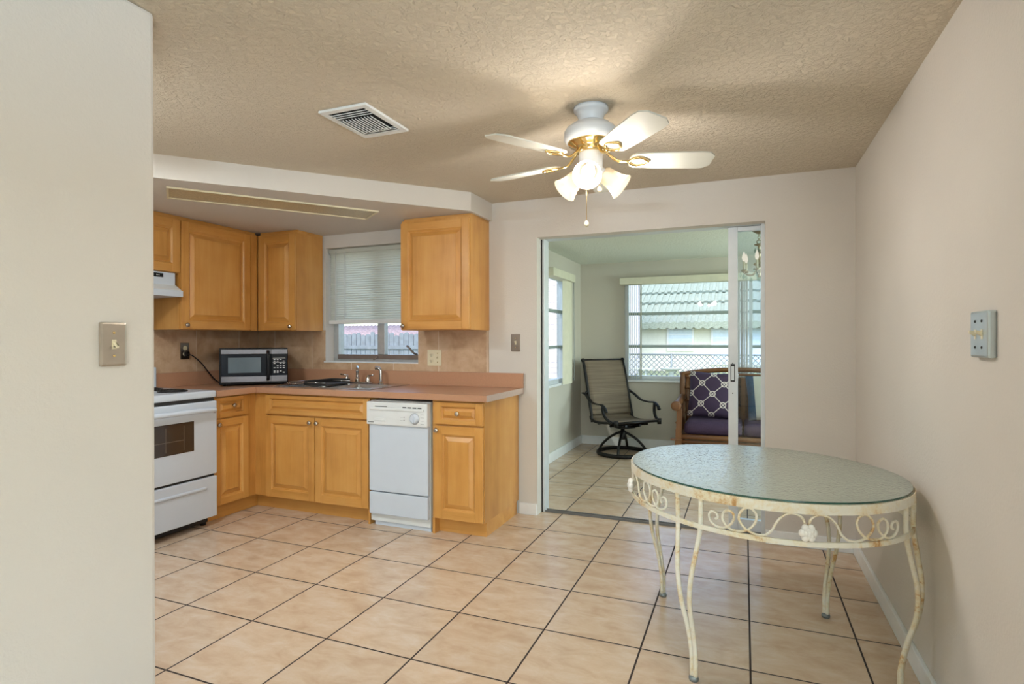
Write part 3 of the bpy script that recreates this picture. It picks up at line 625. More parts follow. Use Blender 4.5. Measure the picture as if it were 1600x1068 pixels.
# ------------------------------------------------------------------ stove and hood (face +x: local -y is the front)
ST = thing('electric_stove', 'white electric stove with oven window left of the corner cabinet', 'stove', (-3.36, -1.745, 0), PI/2)
W = 0.755
mb = MB(); mb.box(0.004, W-0.004, 0.03, 0.63, 0.055, 0.865, 0, 0.003); mb.build('body', M_enamel, ST)
for x in (0.05, W-0.05):
    for y in (0.06, 0.58): MB().cyl((x, y, 0), (x, y, 0.056), 0.018).build('foot', M_blackmat, ST)
MB().box(0.03, W-0.03, 0.04, 0.05, 0.02, 0.056).build('base_rail', M_blackmat, ST)
mb = MB(); mb.box(0, W, -0.01, 0.635, 0.865, 0.912, 0, 0.012); mb.build('cooktop', M_enamel, ST)
mb = MB(); mb.box(0, W, 0.575, 0.635, 0.912, 1.06, 0, 0.01); bg = mb.build('backguard', M_enamel, ST)
for k in range(4):
    mb = MB(); mb.lathe([(0.022, 0), (0.02, 0.02)], (0.12+0.16*k, 0.575, 0.99), 16, (0, -1, 0)); mb.build('knob', M_black, bg)
for (x, y, r) in ((W-0.20, 0.15, 0.075), (W-0.20, 0.42, 0.095), (0.20, 0.15, 0.095), (0.20, 0.42, 0.075)):
    mb = MB(); pts = [(x+(0.014+r*t/40*0.82)*math.cos(t*0.55), y+(0.014+r*t/40*0.82)*math.sin(t*0.55), 0.922) for t in range(41)]; mb.tube(pts, 0.0055, 6)
    pts = [(x+r*1.1*math.cos(a*PI/16), y+r*1.1*math.sin(a*PI/16), 0.914) for a in range(32)]; mb.tube(pts, 0.007, 6, True)
    mb.build('burner', M_coil, ST)
dm = MB(); dm.box(0.002, W-0.002, -0.018, 0.028, 0.35, 0.842, 0, 0.008); od = dm.build('oven_door', M_enamel, ST)
mb = MB(); wx0, wx1, wz0, wz1 = 0.165, W-0.178, 0.53, 0.725; mb.box(wx0, wx1, -0.0205, -0.012, wz0, wz1, 0, 0.004); mb.build('oven_window', M_oven, od)
mb = MB()
mb.box(wx0+0.02, wx1-0.075, -0.0215, -0.020, 0.612, 0.615)
for x in (0.075, 0.20): mb.box(wx1-x, wx1-x+0.003, -0.0213, -0.020, wz0+0.02, wz1-0.02)
mb.build('oven_rack', M_rackdark, od)
mb = MB(); mb.tube(cat([(0.02, -0.02, 0.775), (0.05, -0.042, 0.785), (0.2, -0.048, 0.788), (W-0.2, -0.048, 0.788), (W-0.05, -0.042, 0.785), (W-0.02, -0.02, 0.775)]), 0.016, 10, flat=(0.012, 0.017)); mb.build('oven_handle', M_enamel, od)
for z0, z1 in ((0.335, 0.35), (0.842, 0.865)): MB().box(0.01, W-0.012, 0.0, 0.03, z0, z1).build('gap_trim', M_blackmat, ST)
mb = MB(); mb.box(0.002, W-0.002, -0.018, 0.028, 0.062, 0.335, 0, 0.008); sd = mb.build('storage_drawer', M_enamel, ST)
mb = MB(); mb.tube(cat([(0.10, -0.014, 0.262), (0.13, -0.020, 0.266), (W-0.13, -0.020, 0.266), (W-0.10, -0.014, 0.262)]), 0.01, 8, flat=(0.006, 0.011)); mb.build('drawer_pull', M_enamel, sd)

RH = thing('range_hood', 'white range hood above the stove', 'range hood', (-3.69, -1.78, 1.545), PI/2)
W = 0.755
mb = MB(); mb.box(0.01, W-0.01, -0.005, 0.305, 0.085, 0.172, 0, 0.003); mb.build('canopy_box', M_enamel, RH)
mb = MB(); mb.prism([(-0.006, 0.087), (-0.062, 0.05), (-0.062, 0.02), (0.30, 0.02), (0.30, 0.087)], 0.006, W-0.006, 0); mb.build('visor', M_plastic, RH)
mb = MB(); mb.box(-0.002, W+0.002, -0.068, 0.305, 0.005, 0.048, 0, 0.003); mb.build('lip', M_enamel, RH)
mb = MB(); mb.box(W-0.20, W-0.10, -0.008, -0.004, 0.135, 0.162, 0); 
mb.box(W-0.150, W-0.145, -0.0085, -0.0075, 0.146, 0.153, 1); mb.box(W-0.141, W-0.136, -0.0085, -0.0075, 0.146, 0.151, 1); mb.box(W-0.132, W-0.128, -0.0085, -0.0075, 0.146, 0.151, 1)
mb.build('badge', [M_black, M_print], RH, 'black badge with tiny white marks')

# ------------------------------------------------------------------ wall plates
def plate(name, label, loc, rotz, w, h, mat_, th=0.006):
    p = thing(name, label, 'light switch' if 'switch' in name else 'outlet', loc, rotz)
    mb = MB(); mb.box(-w/2, w/2, -th, 0, -h/2, h/2, 0, min(0.006, th*0.6)); mb.build('cover_plate', mat_, p); return p
def screw(p, x, z, y): MB().lathe([(0.004, 0), (0.003, 0.002)], (x, y, z), 8, (0, -1, 0)).build('screw', M_brass, p)
def toggle(p, x, y, s_=1): 
    mb = MB(); mb.box(x-0.006, x+0.006, y-0.001, y, -0.013, 0.013); mb.prism([(y, -0.006), (y-0.014, 0.004*s_), (y-0.014, 0.011*s_), (y, 0.008)], x-0.0045, x+0.0045, 0); mb.build('toggle', M_ivory, p)
p = plate('light_switch', 'bronzed single light switch on the near left wall', (XL, -2.752, 1.235), PI/2, 0.074, 0.126, M_platelight, 0.012); toggle(p, 0, -0.012, -1); screw(p, 0, 0.033, -0.012); screw(p, 0, -0.033, -0.012)
p = plate('light_switch', 'small bronzed switch plate on the wall between the cabinet and sliding door', (-1.549, 0, 1.228), 0, 0.070, 0.125, M_plate); toggle(p, 0, -0.006); screw(p, 0, 0.033, -0.006); screw(p, 0, -0.033, -0.006)
p = plate('light_switch', 'double switch plate on the right wall above the table', (XR, -1.945, 1.257), -PI/2, 0.125, 0.125, M_platecool, 0.02); toggle(p, -0.023, -0.02); toggle(p, 0.023, -0.02)
for x in (-0.023, 0.023):
    for z in (-0.035, 0.035): MB().lathe([(0.004, 0), (0.003, 0.002)], (x, -0.02, z), 8, (0, -1, 0)).build('screw', M_blackmat, p)
p = plate('wall_outlet', 'ivory outlet and switch plate on the backsplash under the right wall cabinet', (-2.215, -0.008, 1.115), 0, 0.122, 0.122, M_ivory)
for z in (0.022, -0.022):
    o = MB().lathe([(0.017, 0), (0.016, 0.003)], (-0.026, -0.006, z), 18, (0, -1, 0)).build('socket', M_ivory, p)
    for x in (-0.034, -0.021): MB().box(x, x+0.003, -0.0098, -0.0085, z-0.004, z+0.006).build('slot', M_dark, o)
    MB().sphere((-0.026, -0.009, z-0.010), 0.003).build('ground_hole', M_dark, o)
toggle(p, 0.028, -0.006); screw(p, 0.028, 0.033, -0.006); screw(p, 0.028, -0.033, -0.006)
p = plate('wall_outlet', 'bronzed outlet on the backsplash with the microwave plugged in', (XK+0.008, -0.725, 1.17), PI/2, 0.075, 0.127, M_plate)
MB().lathe([(0.018, 0), (0.017, 0.003)], (0, -0.006, 0.022), 18, (0, -1, 0)).build('socket', M_ivory, p); MB().lathe([(0.018, 0), (0.017, 0.003)], (0, -0.006, -0.022), 18, (0, -1, 0)).build('socket', M_ivory, p)
PC = thing('power_cord', 'black power cord from the backsplash outlet to the microwave', 'cord', (XK+0.02, -0.725, 1.148))
mb = MB(); mb.box(-0.001, 0.03, -0.014, 0.014, -0.016, 0.016, 0, 0.005); mb.build('plug', M_black, PC)
mb = MB(); mb.tube(cat([(0.028, 0, -0.004), (0.05, 0.02, -0.015), (0.065, 0.08, -0.07), (0.06, 0.15, -0.145), (0.055, 0.21, -0.205), (0.05, 0.26, -0.237)]), 0.0045, 8); mb.build('cable', M_black, PC)

# ------------------------------------------------------------------ ceiling vent and fluorescent fixture
VT = thing('ceiling_vent', 'white louvered air vent in the ceiling', 'vent', (-1.622, -1.668, H))
mb = MB(); a, b = 0.125, 0.168
mb.box(-a, a, -b, -b+0.03, -0.012, 0, 0, 0.003); mb.box(-a, a, b-0.03, b, -0.012, 0, 0, 0.003); mb.box(-a, -a+0.03, -b+0.03, b-0.03, -0.012, 0, 0, 0.003); mb.box(a-0.03, a, -b+0.03, b-0.03, -0.012, 0, 0, 0.003)
mb.build('frame', M_plastic, VT)
mb = MB(); mb.box(-a+0.03, a-0.03, -b+0.03, b-0.03, -0.003, -0.001); mb.build('duct_opening', M_dark, VT)
mb = MB()
for k in range(3):
    y = -b+0.042+0.02*k; mb.box(-a+0.03, a-0.03, y, y+0.012, -0.016, -0.013, 0, 0, Matrix.Translation((0, y, -0.014))@Matrix.Rotation(0.6, 4, 'X')@Matrix.Translation((0, -y, 0.014)))
    y = b-0.082+0.018*k; mb.box(-a+0.03, a-0.03, y, y+0.015, -0.016, -0.013, 0, 0, Matrix.Translation((0, y, -0.014))@Matrix.Rotation(0.6, 4, 'X')@Matrix.Translation((0, -y, 0.014)))
for k in range(11):
    x = -a+0.036+0.0165*k; mb.box(x, x+0.012, -b+0.10, b-0.085, -0.016, -0.013, 0, 0, Matrix.Translation((x, 0, -0.014))@Matrix.Rotation(0.75, 4, 'Y')@Matrix.Translation((-x, 0, 0.014)))
mb.build('louvers', M_plastic, VT)
# fixture on the soffit underside, parallel to its diagonal face
FX = thing('ceiling_light', 'unlit recessed fluorescent ceiling light under the soffit', 'ceiling light', (-2.79, -1.0, 2.122), math.atan2(0.98, 0.75))
L_, w_ = 0.615, 0.142
mb = MB(); t = 0.012
mb.box(-L_, L_, -w_, -w_+t, -0.010, 0, 0, 0.002); mb.box(-L_, L_, w_-t, w_, -0.010, 0, 0, 0.002); mb.box(-L_, -L_+t, -w_+t, w_-t, -0.010, 0, 0, 0.002); mb.box(L_-t, L_, -w_+t, w_-t, -0.010, 0, 0, 0.002); mb.build('frame', M_ivory, FX)
mb = MB(); mb.box(-L_+t, L_-t, -w_+t, w_-t, -0.004, -0.001); mb.build('lens', M_lens, FX)

# ------------------------------------------------------------------ kitchen mini blind
BL = thing('window_blind', 'white mini blind half lowered over the kitchen window', 'blind', (-2.812, 0.045, 1.385))
mb = MB(); mb.box(-0.435, 0.435, -0.02, 0.02, 0.59, 0.622, 0, 0.003); mb.build('head_rail', M_blind, BL)
mb = MB()
for k in range(30):
    z = 0.040+0.0187*k; arc = [(-0.0125, -0.0025), (-0.006, 0.0005), (0, 0.0016), (0.006, 0.0005), (0.0125, -0.0025)]; c_, s_ = math.cos(0.88), math.sin(0.88)
    pl = arc+[(a, b-0.0008) for a, b in arc[::-1]]; mb.prism([(-(a*c_-b*s_), z+a*s_+b*c_) for a, b in pl], -0.43, 0.43, 0)
mb.build('slats', M_blind, BL)
mb = MB(); mb.box(-0.435, 0.435, -0.016, 0.016, 0.0, 0.032, 0, 0.004); mb.build('bottom_rail', M_plastic, BL)
mb = MB(); mb.tube([(-0.36, -0.022, 0.60), (-0.362, -0.024, 0.03)], 0.004, 6); mb.build('tilt_wand', M_plastic, BL)
mb = MB(); mb.tube([(-0.27, -0.022, 0.60), (-0.27, -0.022, 0.06)], 0.0015, 6); mb.tube([(-0.262, -0.022, 0.60), (-0.262, -0.022, 0.085)], 0.0015, 6); mb.lathe([(0.003, 0.02), (0.007, 0.0)], (-0.27, -0.022, 0.045), 8); mb.lathe([(0.003, 0.02), (0.007, 0.0)], (-0.262, -0.022, 0.07), 8); mb.build('cords', M_plastic, BL)

# vertical blinds of the room beyond
VB = thing('vertical_blind', 'cream vertical blind drawn aside on the narrow left window beyond', 'blind', (SX, 1.90, 0))
mb = MB(); mb.box(0, 0.11, -0.40, 0.39, 1.885, 1.965, 0, 0.003); mb.build('valance', M_vane, VB)
for k in range(4):
    y = 0.155+0.062*k; mb = MB(); R_ = Matrix.Translation((0.06, y, 0))@Matrix.Rotation(math.radians(-24+3*k), 4, 'Z'); mb.box(-0.0012, 0.0012, -0.043, 0.043, 0.775, 1.885, 0, 0, R_); mb.build('vane', M_vane, VB)
mb = MB(); mb.tube(cat([(0.095, 0.375, 1.885), (0.095, 0.378, 1.3), (0.095, 0.375, 0.84), (0.097, 0.35, 0.83)]), 0.003, 6); mb.build('pull_chain', M_galv, VB)
VB = thing('vertical_blind', 'cream vertical blind stacked at the left edge of the wide far window', 'blind', (-0.03, SB, 0))
mb = MB(); mb.box(-1.33, 1.33, -0.11, 0, 1.89, 1.968, 0, 0.003); mb.build('valance', M_vane, VB)
for k in range(8):
    x = -1.235+0.022*k if k < 5 else -1.118+0.014*(k-5); mb = MB(); R_ = Matrix.Translation((x, -0.055, 0))@Matrix.Rotation(math.radians(8 if k < 5 else 14), 4, 'Z'); mb.box(-0.0012, 0.0012, -0.043, 0.043, 0.80, 1.89, 0, 0, R_); mb.build('vane', M_vane, VB)

# ------------------------------------------------------------------ ceiling fan
FN = thing('ceiling_fan', 'white and brass ceiling fan with three lit glass shades', 'ceiling fan', (-0.635, -1.41, H))
mb = MB(); mb.lathe([(0.075, 0), (0.075, -0.012), (0.072, -0.018), (0.066, -0.02), (0.058, -0.035), (0.052, -0.055), (0.05, -0.062)], n=36); mb.build('canopy', M_fanwhite, FN)
mb = MB(); mb.lathe([(0.05, -0.058), (0.06, -0.07), (0.085, -0.075), (0.088, -0.083), (0.105, -0.09), (0.115, -0.105), (0.116, -0.135), (0.108, -0.148), (0.10, -0.152)], n=40); mb.build('motor_housing', M_fanwhite, FN)
mb = MB(); mb.lathe([(0.102, -0.15), (0.098, -0.158), (0.072, -0.17), (0.066, -0.178), (0.066, -0.188), (0.058, -0.195)], n=36); mb.build('brass_collar', M_brass, FN)
mb = MB(); mb.lathe([(0.05, -0.192), (0.052, -0.20), (0.05, -0.26), (0.042, -0.28), (0.03, -0.29)], n=32); mb.build('light_fitter', M_fanwhite, FN)
AZ0 = 22.0; ZB = -0.226
for k in range(5):
    az = math.radians(AZ0+72*k); R_ = Matrix.Rotation(az, 4, 'Z')@Matrix.Translation((0, 0, ZB))@Matrix.Rotation(math.radians(-12), 4, 'X')
    out = [(0.175, -0.045), (0.19, -0.056), (0.30, -0.064), (0.46, -0.068), (0.50, -0.064), (0.525, -0.038), (0.525, 0.038), (0.50, 0.064), (0.46, 0.068), (0.30, 0.064), (0.19, 0.056), (0.175, 0.045), (0.165, 0.02), (0.165, -0.02)]
    mb = MB(); mb.prism(out, -0.003, 0.003); bl = mb.build('blade', M_bladewhite, FN); bl.matrix_local = R_
    mb = MB(); mb.tube(cat([(0.058, 0, 0.05), (0.085, 0.0, 0.02), (0.12, 0, -0.005), (0.165, 0, -0.007)]), 0.008, 8, flat=(0.011, 0.005))
    mb.tube(cat([(0.165, 0, -0.007), (0.18, 0.024, -0.007), (0.205, 0.032, -0.007), (0.232, 0.018, -0.007), (0.248, 0.0, -0.007), (0.232, -0.018, -0.007), (0.205, -0.032, -0.007), (0.18, -0.024, -0.007)], 5, True), 0.005, 8, True)
    mb.build('blade_bracket', M_brass, bl)
for az in (-82, 38, 158):
    a = math.radians(az); dv = Vector((math.cos(a)*0.86, math.sin(a)*0.86, -0.51)).normalized(); st_ = Vector((math.cos(a)*0.030, math.sin(a)*0.030, -0.262))
    mb = MB(); mb.lathe([(0.018, -0.01), (0.02, 0.02), (0.024, 0.03)], st_, 18, dv); mb.build('socket_arm', M_fanwhite, FN)
    mb = MB(); mb.lathe([(0.024, 0.025), (0.036, 0.04), (0.040, 0.07), (0.043, 0.095), (0.05, 0.118), (0.060, 0.135)], st_, 28, dv, cap=False); sh = mb.build('lamp_shade', M_shade, FN)
    mb = MB(); mb.lathe([(0.012, 0.03), (0.016, 0.05), (0.029, 0.08), (0.031, 0.095), (0.024, 0.112), (0.010, 0.12)], st_, 20, dv); mb.build('bulb', M_bulb, sh)
    e = st_+dv*0.128; lamp('fan_bulb_light', 'POINT', 13.0, (1.0, 0.96, 0.92), Vector(FN.location)+e, shadow_soft_size=0.04)
for x, y, z1 in ((-0.012, -0.03, -0.50), (0.035, 0.012, -0.345)):
    mb = MB(); mb.tube([(x, y, -0.25), (x, y, z1)], 0.0014, 6); pc = mb.build('pull_chain', M_brass, FN)
    mb = MB(); mb.lathe([(0.003, 0.008), (0.008, 0), (0.010, -0.008), (0.007, -0.017), (0.002, -0.02)], (x, y, z1), 12); mb.build('pull_knob', M_ivory, pc)

# ------------------------------------------------------------------ oval glass table
TB = thing('glass_table', 'oval rusty white iron table with hammered glass top by the right wall', 'table', (0.03, -1.27, 0))
TA, TBb, TR = 0.482, 0.545, math.radians(52.4); ZT = 0.72
def ell(t, off=0.0, z=0.0):
    """point at polar angle t on the oval, offset outward"""
    ph = t-TR; c_, s_ = math.cos(ph), math.sin(ph); r = 1/math.sqrt((c_/TA)**2+(s_/TBb)**2)+off
    return Vector((r*math.cos(t), r*math.sin(t), z))
mb = MB(); n = 96
lo = [ell(2*PI*i/n, -0.008, ZT-0.006) for i in range(n)]; hi = [ell(2*PI*i/n, -0.008, ZT) for i in range(n)]
vl = [mb.b.verts.new(p) for p in lo]; vh = [mb.b.verts.new(p) for p in hi]; mb._f(vl[::-1], 0); mb._f(vh, 0)
for i in range(n): mb._f([vl[i], vl[(i+1) % n], vh[(i+1) % n], vh[i]], 1)
mb.build('glass_top', [M_hammer, M_glassedge], TB)
def band(z0, z1, o0, o1, name):
    mb = MB(); R = [[ell(2*PI*i/n, o0, z0), ell(2*PI*i/n, o1, z0), ell(2*PI*i/n, o1, z1), ell(2*PI*i/n, o0, z1)] for i in range(n)]; mb.rings(R, 0, False, False, True); return mb.build(name, M_iron, TB)
band(ZT-0.040, ZT-0.007, -0.006, 0.0, 'top_rim'); band(ZT-0.012, ZT-0.007, -0.03, -0.004, 'glass_ledge')
band(ZT-0.145, ZT-0.128, -0.008, 0.0, 'lower_ring')
LEG = [239.8, 334.5, 49.4, 146.0]
for la in LEG:
    a = math.radians(la); mb = MB(); rT = ell(a).length-0.012
    rad = Vector((math.cos(a), math.sin(a), 0)); tan = Vector((-math.sin(a), math.cos(a), 0))
    for s_ in (-1, 1):
        key = [(0.0, 0.05, ZT-0.03), (0.0, 0.047, ZT-0.14), (0.012, 0.040, 0.50), (0.028, 0.028, 0.40), (0.022, 0.017, 0.30), (-0.006, 0.010, 0.20), (-0.026, 0.0075, 0.10), (-0.028, 0.007, 0.012)]
        mb.tube(cat([rad*(rT+o)+tan*s_*w_+Vector((0, 0, z)) for o, w_, z in key], 6), 0.0085, 8)
    lg = mb.build('leg', M_iron, TB)
    p = rad*(rT-0.028); mb = MB(); mb.lathe([(0.016, 0), (0.018, 0.008), (0.016, 0.016), (0.008, 0.018)], (p.x, p.y, 0), 14); mb.build('foot', M_galv, lg)
half = [(0.004, 0.055), (0.012, 0.085), (0.036, 0.102), (0.064, 0.096), (0.088, 0.068), (0.105, 0.03), (0.128, 0.008), (0.16, 0.006), (0.192, 0.022), (0.212, 0.055), (0.202, 0.09), (0.178, 0.104), (0.155, 0.085), (0.158, 0.05), (0.182, 0.018), (0.215, 0.006), (0.245, 0.010), (0.268, 0.035), (0.268, 0.066), (0.25, 0.082), (0.23, 0.068), (0.234, 0.038), (0.256, 0.013), (0.285, 0.006), (0.312, 0.02), (0.322, 0.045), (0.312, 0.064), (0.294, 0.062), (0.288, 0.046), (0.297, 0.036)]
for i in range(4):
    a0 = math.radians(LEG[i]); a1 = math.radians(LEG[(i+1) % 4]); a1 += 2*PI if a1 < a0 else 0
    am = (a0+a1)/2-0.03; r0 = ell(am).length; span = (a1-a0)/2*r0; k = min(1.0, (span-0.055)/0.325)
    for s_ in (-1, 1):
        mb = MB(); mb.tube([ell(am+s_*p.x*k/r0, -0.005, ZT-0.129+p.y*0.86) for p in cat([(x, z, 0) for x, z in half], 5)], 0.0043, 7); mb.build('scroll', M_iron, TB)
    c_ = ell(am, 0.006, ZT-0.098); q_ = am; mb = MB(); rd = Vector((math.cos(q_), math.sin(q_), 0)); tn = Vector((-math.sin(q_), math.cos(q_), 0))
    for lay, (nn, rr, sz) in enumerate(((6, 0.018, 0.013), (5, 0.011, 0.010), (2, 0.003, 0.009))):
        for j in range(nn):
            t = 2*PI*j/nn+lay*0.6; pc_ = c_+tn*rr*math.cos(t)+Vector((0, 0, rr*math.sin(t)))+rd*0.004*lay; mb.sphere(pc_, sz, (0.9, 0.9, 1), 10)
    mb.build('rose_ornament', M_rose, TB)

# ------------------------------------------------------------------ swivel sling chair (local +x is the facing direction)
CH = thing('swivel_chair', 'black framed sling swivel chair in the corner of the room beyond', 'chair', (-1.25, 2.40, 0), math.radians(-45))
mb = MB(); mb.tube([(0.27*math.cos(2*PI*i/36), 0.27*math.sin(2*PI*i/36), 0.024) for i in range(36)], 0.02, 10, True, flat=(0.018, 0.022)); mb.build('base_ring', M_blackmetal, CH)
for k in range(4):
    a = PI/4+PI/2*k; v = lambda r, z: (r*math.cos(a), r*math.sin(a), z)
    mb = MB(); mb.tube(cat([v(0.262, 0.035), v(0.225, 0.10), v(0.15, 0.175), v(0.07, 0.225), v(0.02, 0.245)]), 0.014, 8); mb.build('base_leg', M_blackmetal, CH)
mb = MB(); mb.lathe([(0.028, 0.165), (0.032, 0.18), (0.032, 0.26), (0.022, 0.265), (0.022, 0.30)], n=18); mb.box(-0.10, 0.10, -0.10, 0.10, 0.295, 0.31, 0, 0.004)
for y in (-0.09, 0.09): mb.tube(cat([(-0.17, y, 0.335), (-0.08, y, 0.31), (0.1, y, 0.315), (0.2, y, 0.34)]), 0.012, 8)
for x in (-0.12, 0.12): mb.tube([(x, -0.24, 0.335), (x, 0.24, 0.335)], 0.011, 8)
mb.build('swivel_mount', M_blackmetal, CH)
back_c = [(-0.40, 1.02), (-0.365, 0.93), (-0.325, 0.80), (-0.285, 0.66), (-0.245, 0.52), (-0.215, 0.42), (-0.20, 0.34)]
seat_c = [(-0.225, 0.405), (-0.20, 0.37), (-0.10, 0.355), (0.05, 0.365), (0.20, 0.385), (0.285, 0.39)]
for y in (-0.265, 0.265):
    mb = MB(); mb.tube(cat([(x, y, z) for x, z in back_c]), 0.016, 8); mb.sphere((-0.402, y, 1.02), 0.024); mb.build('back_post', M_blackmetal, CH)
    mb = MB(); mb.tube(cat([(x, y*1.02, z) for x, z in seat_c]), 0.015, 8); mb.cyl((0.285, y*1.02, 0.355), (0.285, y*1.02, 0.415), 0.022); mb.build('seat_rail', M_blackmetal, CH)
    s_ = 1 if y > 0 else -1
    mb = MB(); mb.tube(cat([(-0.34, s_*0.30, 0.655), (-0.25, s_*0.31, 0.64), (-0.12, s_*0.325, 0.575), (0.02, s_*0.33, 0.562), (0.11, s_*0.335, 0.565), (0.17, s_*0.335, 0.535), (0.195, s_*0.335, 0.50)]), 0.02, 10, flat=(0.022, 0.009)); mb.sphere((0.195, s_*0.335, 0.50), 0.018, (1, 1.3, 0.7)); ar = mb.build('armrest', M_blackmetal, CH)
    mb = MB(); mb.tube(cat([(0.12, s_*0.332, 0.555), (0.125, s_*0.325, 0.48), (0.165, s_*0.31, 0.42), (0.25, s_*0.285, 0.38)]), 0.016, 8); mb.build('arm_support', M_blackmetal, ar)
    mb = MB(); mb.tube([(-0.292, s_*0.27, 0.68), (-0.275, s_*0.31, 0.65)], 0.012, 8); mb.build('arm_bracket', M_blackmetal, ar)
mb = MB(); mb.tube([(-0.402, -0.265, 1.02), (-0.402, 0.265, 1.02)], 0.014, 8); mb.build('top_rail', M_blackmetal, CH)
mb = MB(); mb.tube([(0.285, -0.265, 0.388), (0.285, 0.265, 0.388)], 0.013, 8); mb.build('front_rail', M_blackmetal, CH)
def sheet(path, y0, y1, th, name, mat_, sag=0.0):
    P = cat([(x, 0, z) for x, z in path], 5); mb = MB(); R = []
    for i, p in enumerate(P):
        t = (P[min(i+1, len(P)-1)]-P[max(i-1, 0)]).normalized(); nn = Vector((-t.z, 0, t.x)); row = []
        m = 8
        for j in range(m+1): y = y0+(y1-y0)*j/m; s_ = sag*(1-(2*j/m-1)**2); row.append(p+nn*(th/2-s_)+Vector((0, y, 0)))
        for j in range(m, -1, -1): y = y0+(y1-y0)*j/m; s_ = sag*(1-(2*j/m-1)**2); row.append(p+nn*(-th/2-s_)+Vector((0, y, 0)))
        R.append(row)
    mb.rings(R); return mb.build(name, mat_, CH)
sheet([(x+0.006, z) for x, z in back_c[:-1]][0:], -0.258, 0.258, 0.004, 'back_sling', M_sling)
sheet([(x, z+0.012) for x, z in seat_c], -0.258, 0.258, 0.004, 'seat_sling', M_sling)

# ------------------------------------------------------------------ rattan settee with cushions
SE = thing('rattan_settee', 'brown rattan settee under the far window beyond the door', 'settee', (-0.03, 2.12, 0))
X0, X1 = -0.66, 0.66
for s_ in (-1, 1):
    mb = MB(); x = s_*0.625
    prof = [(0.085, 0.0), (0.075, 0.10), (0.062, 0.22), (0.058, 0.235), (0.058, 0.34), (0.052, 0.36), (0.046, 0.50), (0.050, 0.555)]
    mb.prism([(x+s_*(0.0+a-0.05), z) for a, z in prof]+[(x-s_*0.05, z) for a, z in prof[::-1]], 0.0, 0.07, 1); mb.box(x-0.056, x+0.056, -0.004, 0.074, 0.235, 0.25, 0, 0.004); mb.build('leg', M_rattanZ, SE)
    mb = MB(); mb.tube(cat([(x, -0.02, 0.585), (x, 0.10, 0.592), (x, 0.35, 0.60), (x, 0.62, 0.62)]), 0.036, 14); mb.lathe([(0.050, 0), (0.050, 0.03), (0.044, 0.034), (0.03, 0.038)], (x, 0.005, 0.585), 20, (0, -1, 0)); mb.build('armrest', M_rattan, SE)
    mb = MB()
    for y in (0.15, 0.27, 0.39, 0.51): mb.tube([(x, y, 0.24), (x, y, 0.58)], 0.014, 8)
    mb.tube([(x, 0.03, 0.24), (x, 0.64, 0.24)], 0.022, 10); mb.tube([(x, 0.03, 0.41), (x, 0.64, 0.41)], 0.012, 8); mb.build('side_rails', M_rattanZ, SE)
    mb = MB(); mb.tube(cat([(x, 0.60, 0.0), (x, 0.62, 0.3), (x, 0.655, 0.6), (x, 0.68, 0.87)]), 0.03, 12)
    mb.tube([(x-s_*0.05, 0.645, 0.25), (x-s_*0.05, 0.675, 0.86)], 0.018, 8)
    for z in (0.45, 0.58, 0.72, 0.84): mb.tube([(x+0.03, 0.62+0.07*z, z), (x-s_*0.075, 0.62+0.07*z, z)], 0.024, 8, flat=(0.034, 0.014))
    mb.build('back_post', M_rattanZ, SE)
mb = MB(); mb.tube(cat([(-0.65, 0.68, 0.865), (-0.4, 0.69, 0.905), (0, 0.692, 0.925), (0.4, 0.69, 0.905), (0.65, 0.68, 0.865)]), 0.026, 12); mb.tube(cat([(-0.63, 0.68, 0.825), (-0.3, 0.685, 0.86), (0, 0.687, 0.87), (0.3, 0.685, 0.86), (0.63, 0.68, 0.825)]), 0.014, 8); mb.build('crest_rail', M_rattan, SE)
mb = MB()
for k in range(5): mb.box(-0.02+0.0, 0.02, 0.62+0.03*0, 0.66, 0.2, 0.84) if k == 0 else mb.box(-0.55+0.22*k-0.02+(0.0), -0.55+0.22*k+0.02, 0.655, 0.675, 0.3, 0.83)
mb.build('back_slats', M_rattanZ, SE)
mb = MB(); mb.box(-0.57, 0.57, 0.676, 0.684, 0.30, 0.845); mb.build('back_weave', M_wicker, SE)
mb = MB(); mb.tube([(-0.62, 0.03, 0.275), (0.62, 0.03, 0.275)], 0.026, 12); mb.tube([(-0.62, 0.028, 0.225), (0.62, 0.028, 0.225)], 0.020, 10); mb.tube([(-0.62, 0.03, 0.14), (0.62, 0.03, 0.14)], 0.016, 10); mb.build('front_rail', M_rattan, SE)
mb = MB(); mb.box(-0.60, 0.60, 0.05, 0.62, 0.262, 0.285); mb.build('seat_deck', M_wicker, SE)
def cushion(w, d, h, r=0.03, pw=8):
    """soft box centred on x, y from 0..d, z 0..h"""
    mb = MB(); nx, ny = 16, 16; R = []
    def crown(u, v): return (1-abs(u)**pw)*(1-abs(v)**pw)
    top, bot = [], []
    for j in range(ny+1):
        rt, rb = [], []
        for i in range(nx+1):
            u, v = -1+2*i/nx, -1+2*j/ny; c_ = crown(u, v)**0.5 if crown(u, v) > 0 else 0
            x, y = u*w/2*(0.985+0.015*c_), d/2+v*d/2
            rt.append(mb.b.verts.new((x, y, h/2+h/2*(0.55+0.45*c_)))); rb.append(mb.b.verts.new((x, y, h/2-h/2*(0.55+0.45*c_))))
        top.append(rt); bot.append(rb)
    for j in range(ny):
        for i in range(nx):
            mb._f([top[j][i], top[j][i+1], top[j+1][i+1], top[j+1][i]], 0, True); mb._f([bot[j][i], bot[j+1][i], bot[j+1][i+1], bot[j][i+1]], 0, True)
    for i in range(nx): mb._f([bot[0][i], bot[0][i+1], top[0][i+1], top[0][i]], 0, True); mb._f([top[ny][i], top[ny][i+1], bot[ny][i+1], bot[ny][i]], 0, True)
    for j in range(ny): mb._f([top[j][0], top[j+1][0], bot[j+1][0], bot[j][0]], 0, True); mb._f([bot[j][nx], bot[j+1][nx], top[j+1][nx], top[j][nx]], 0, True)
    return mb
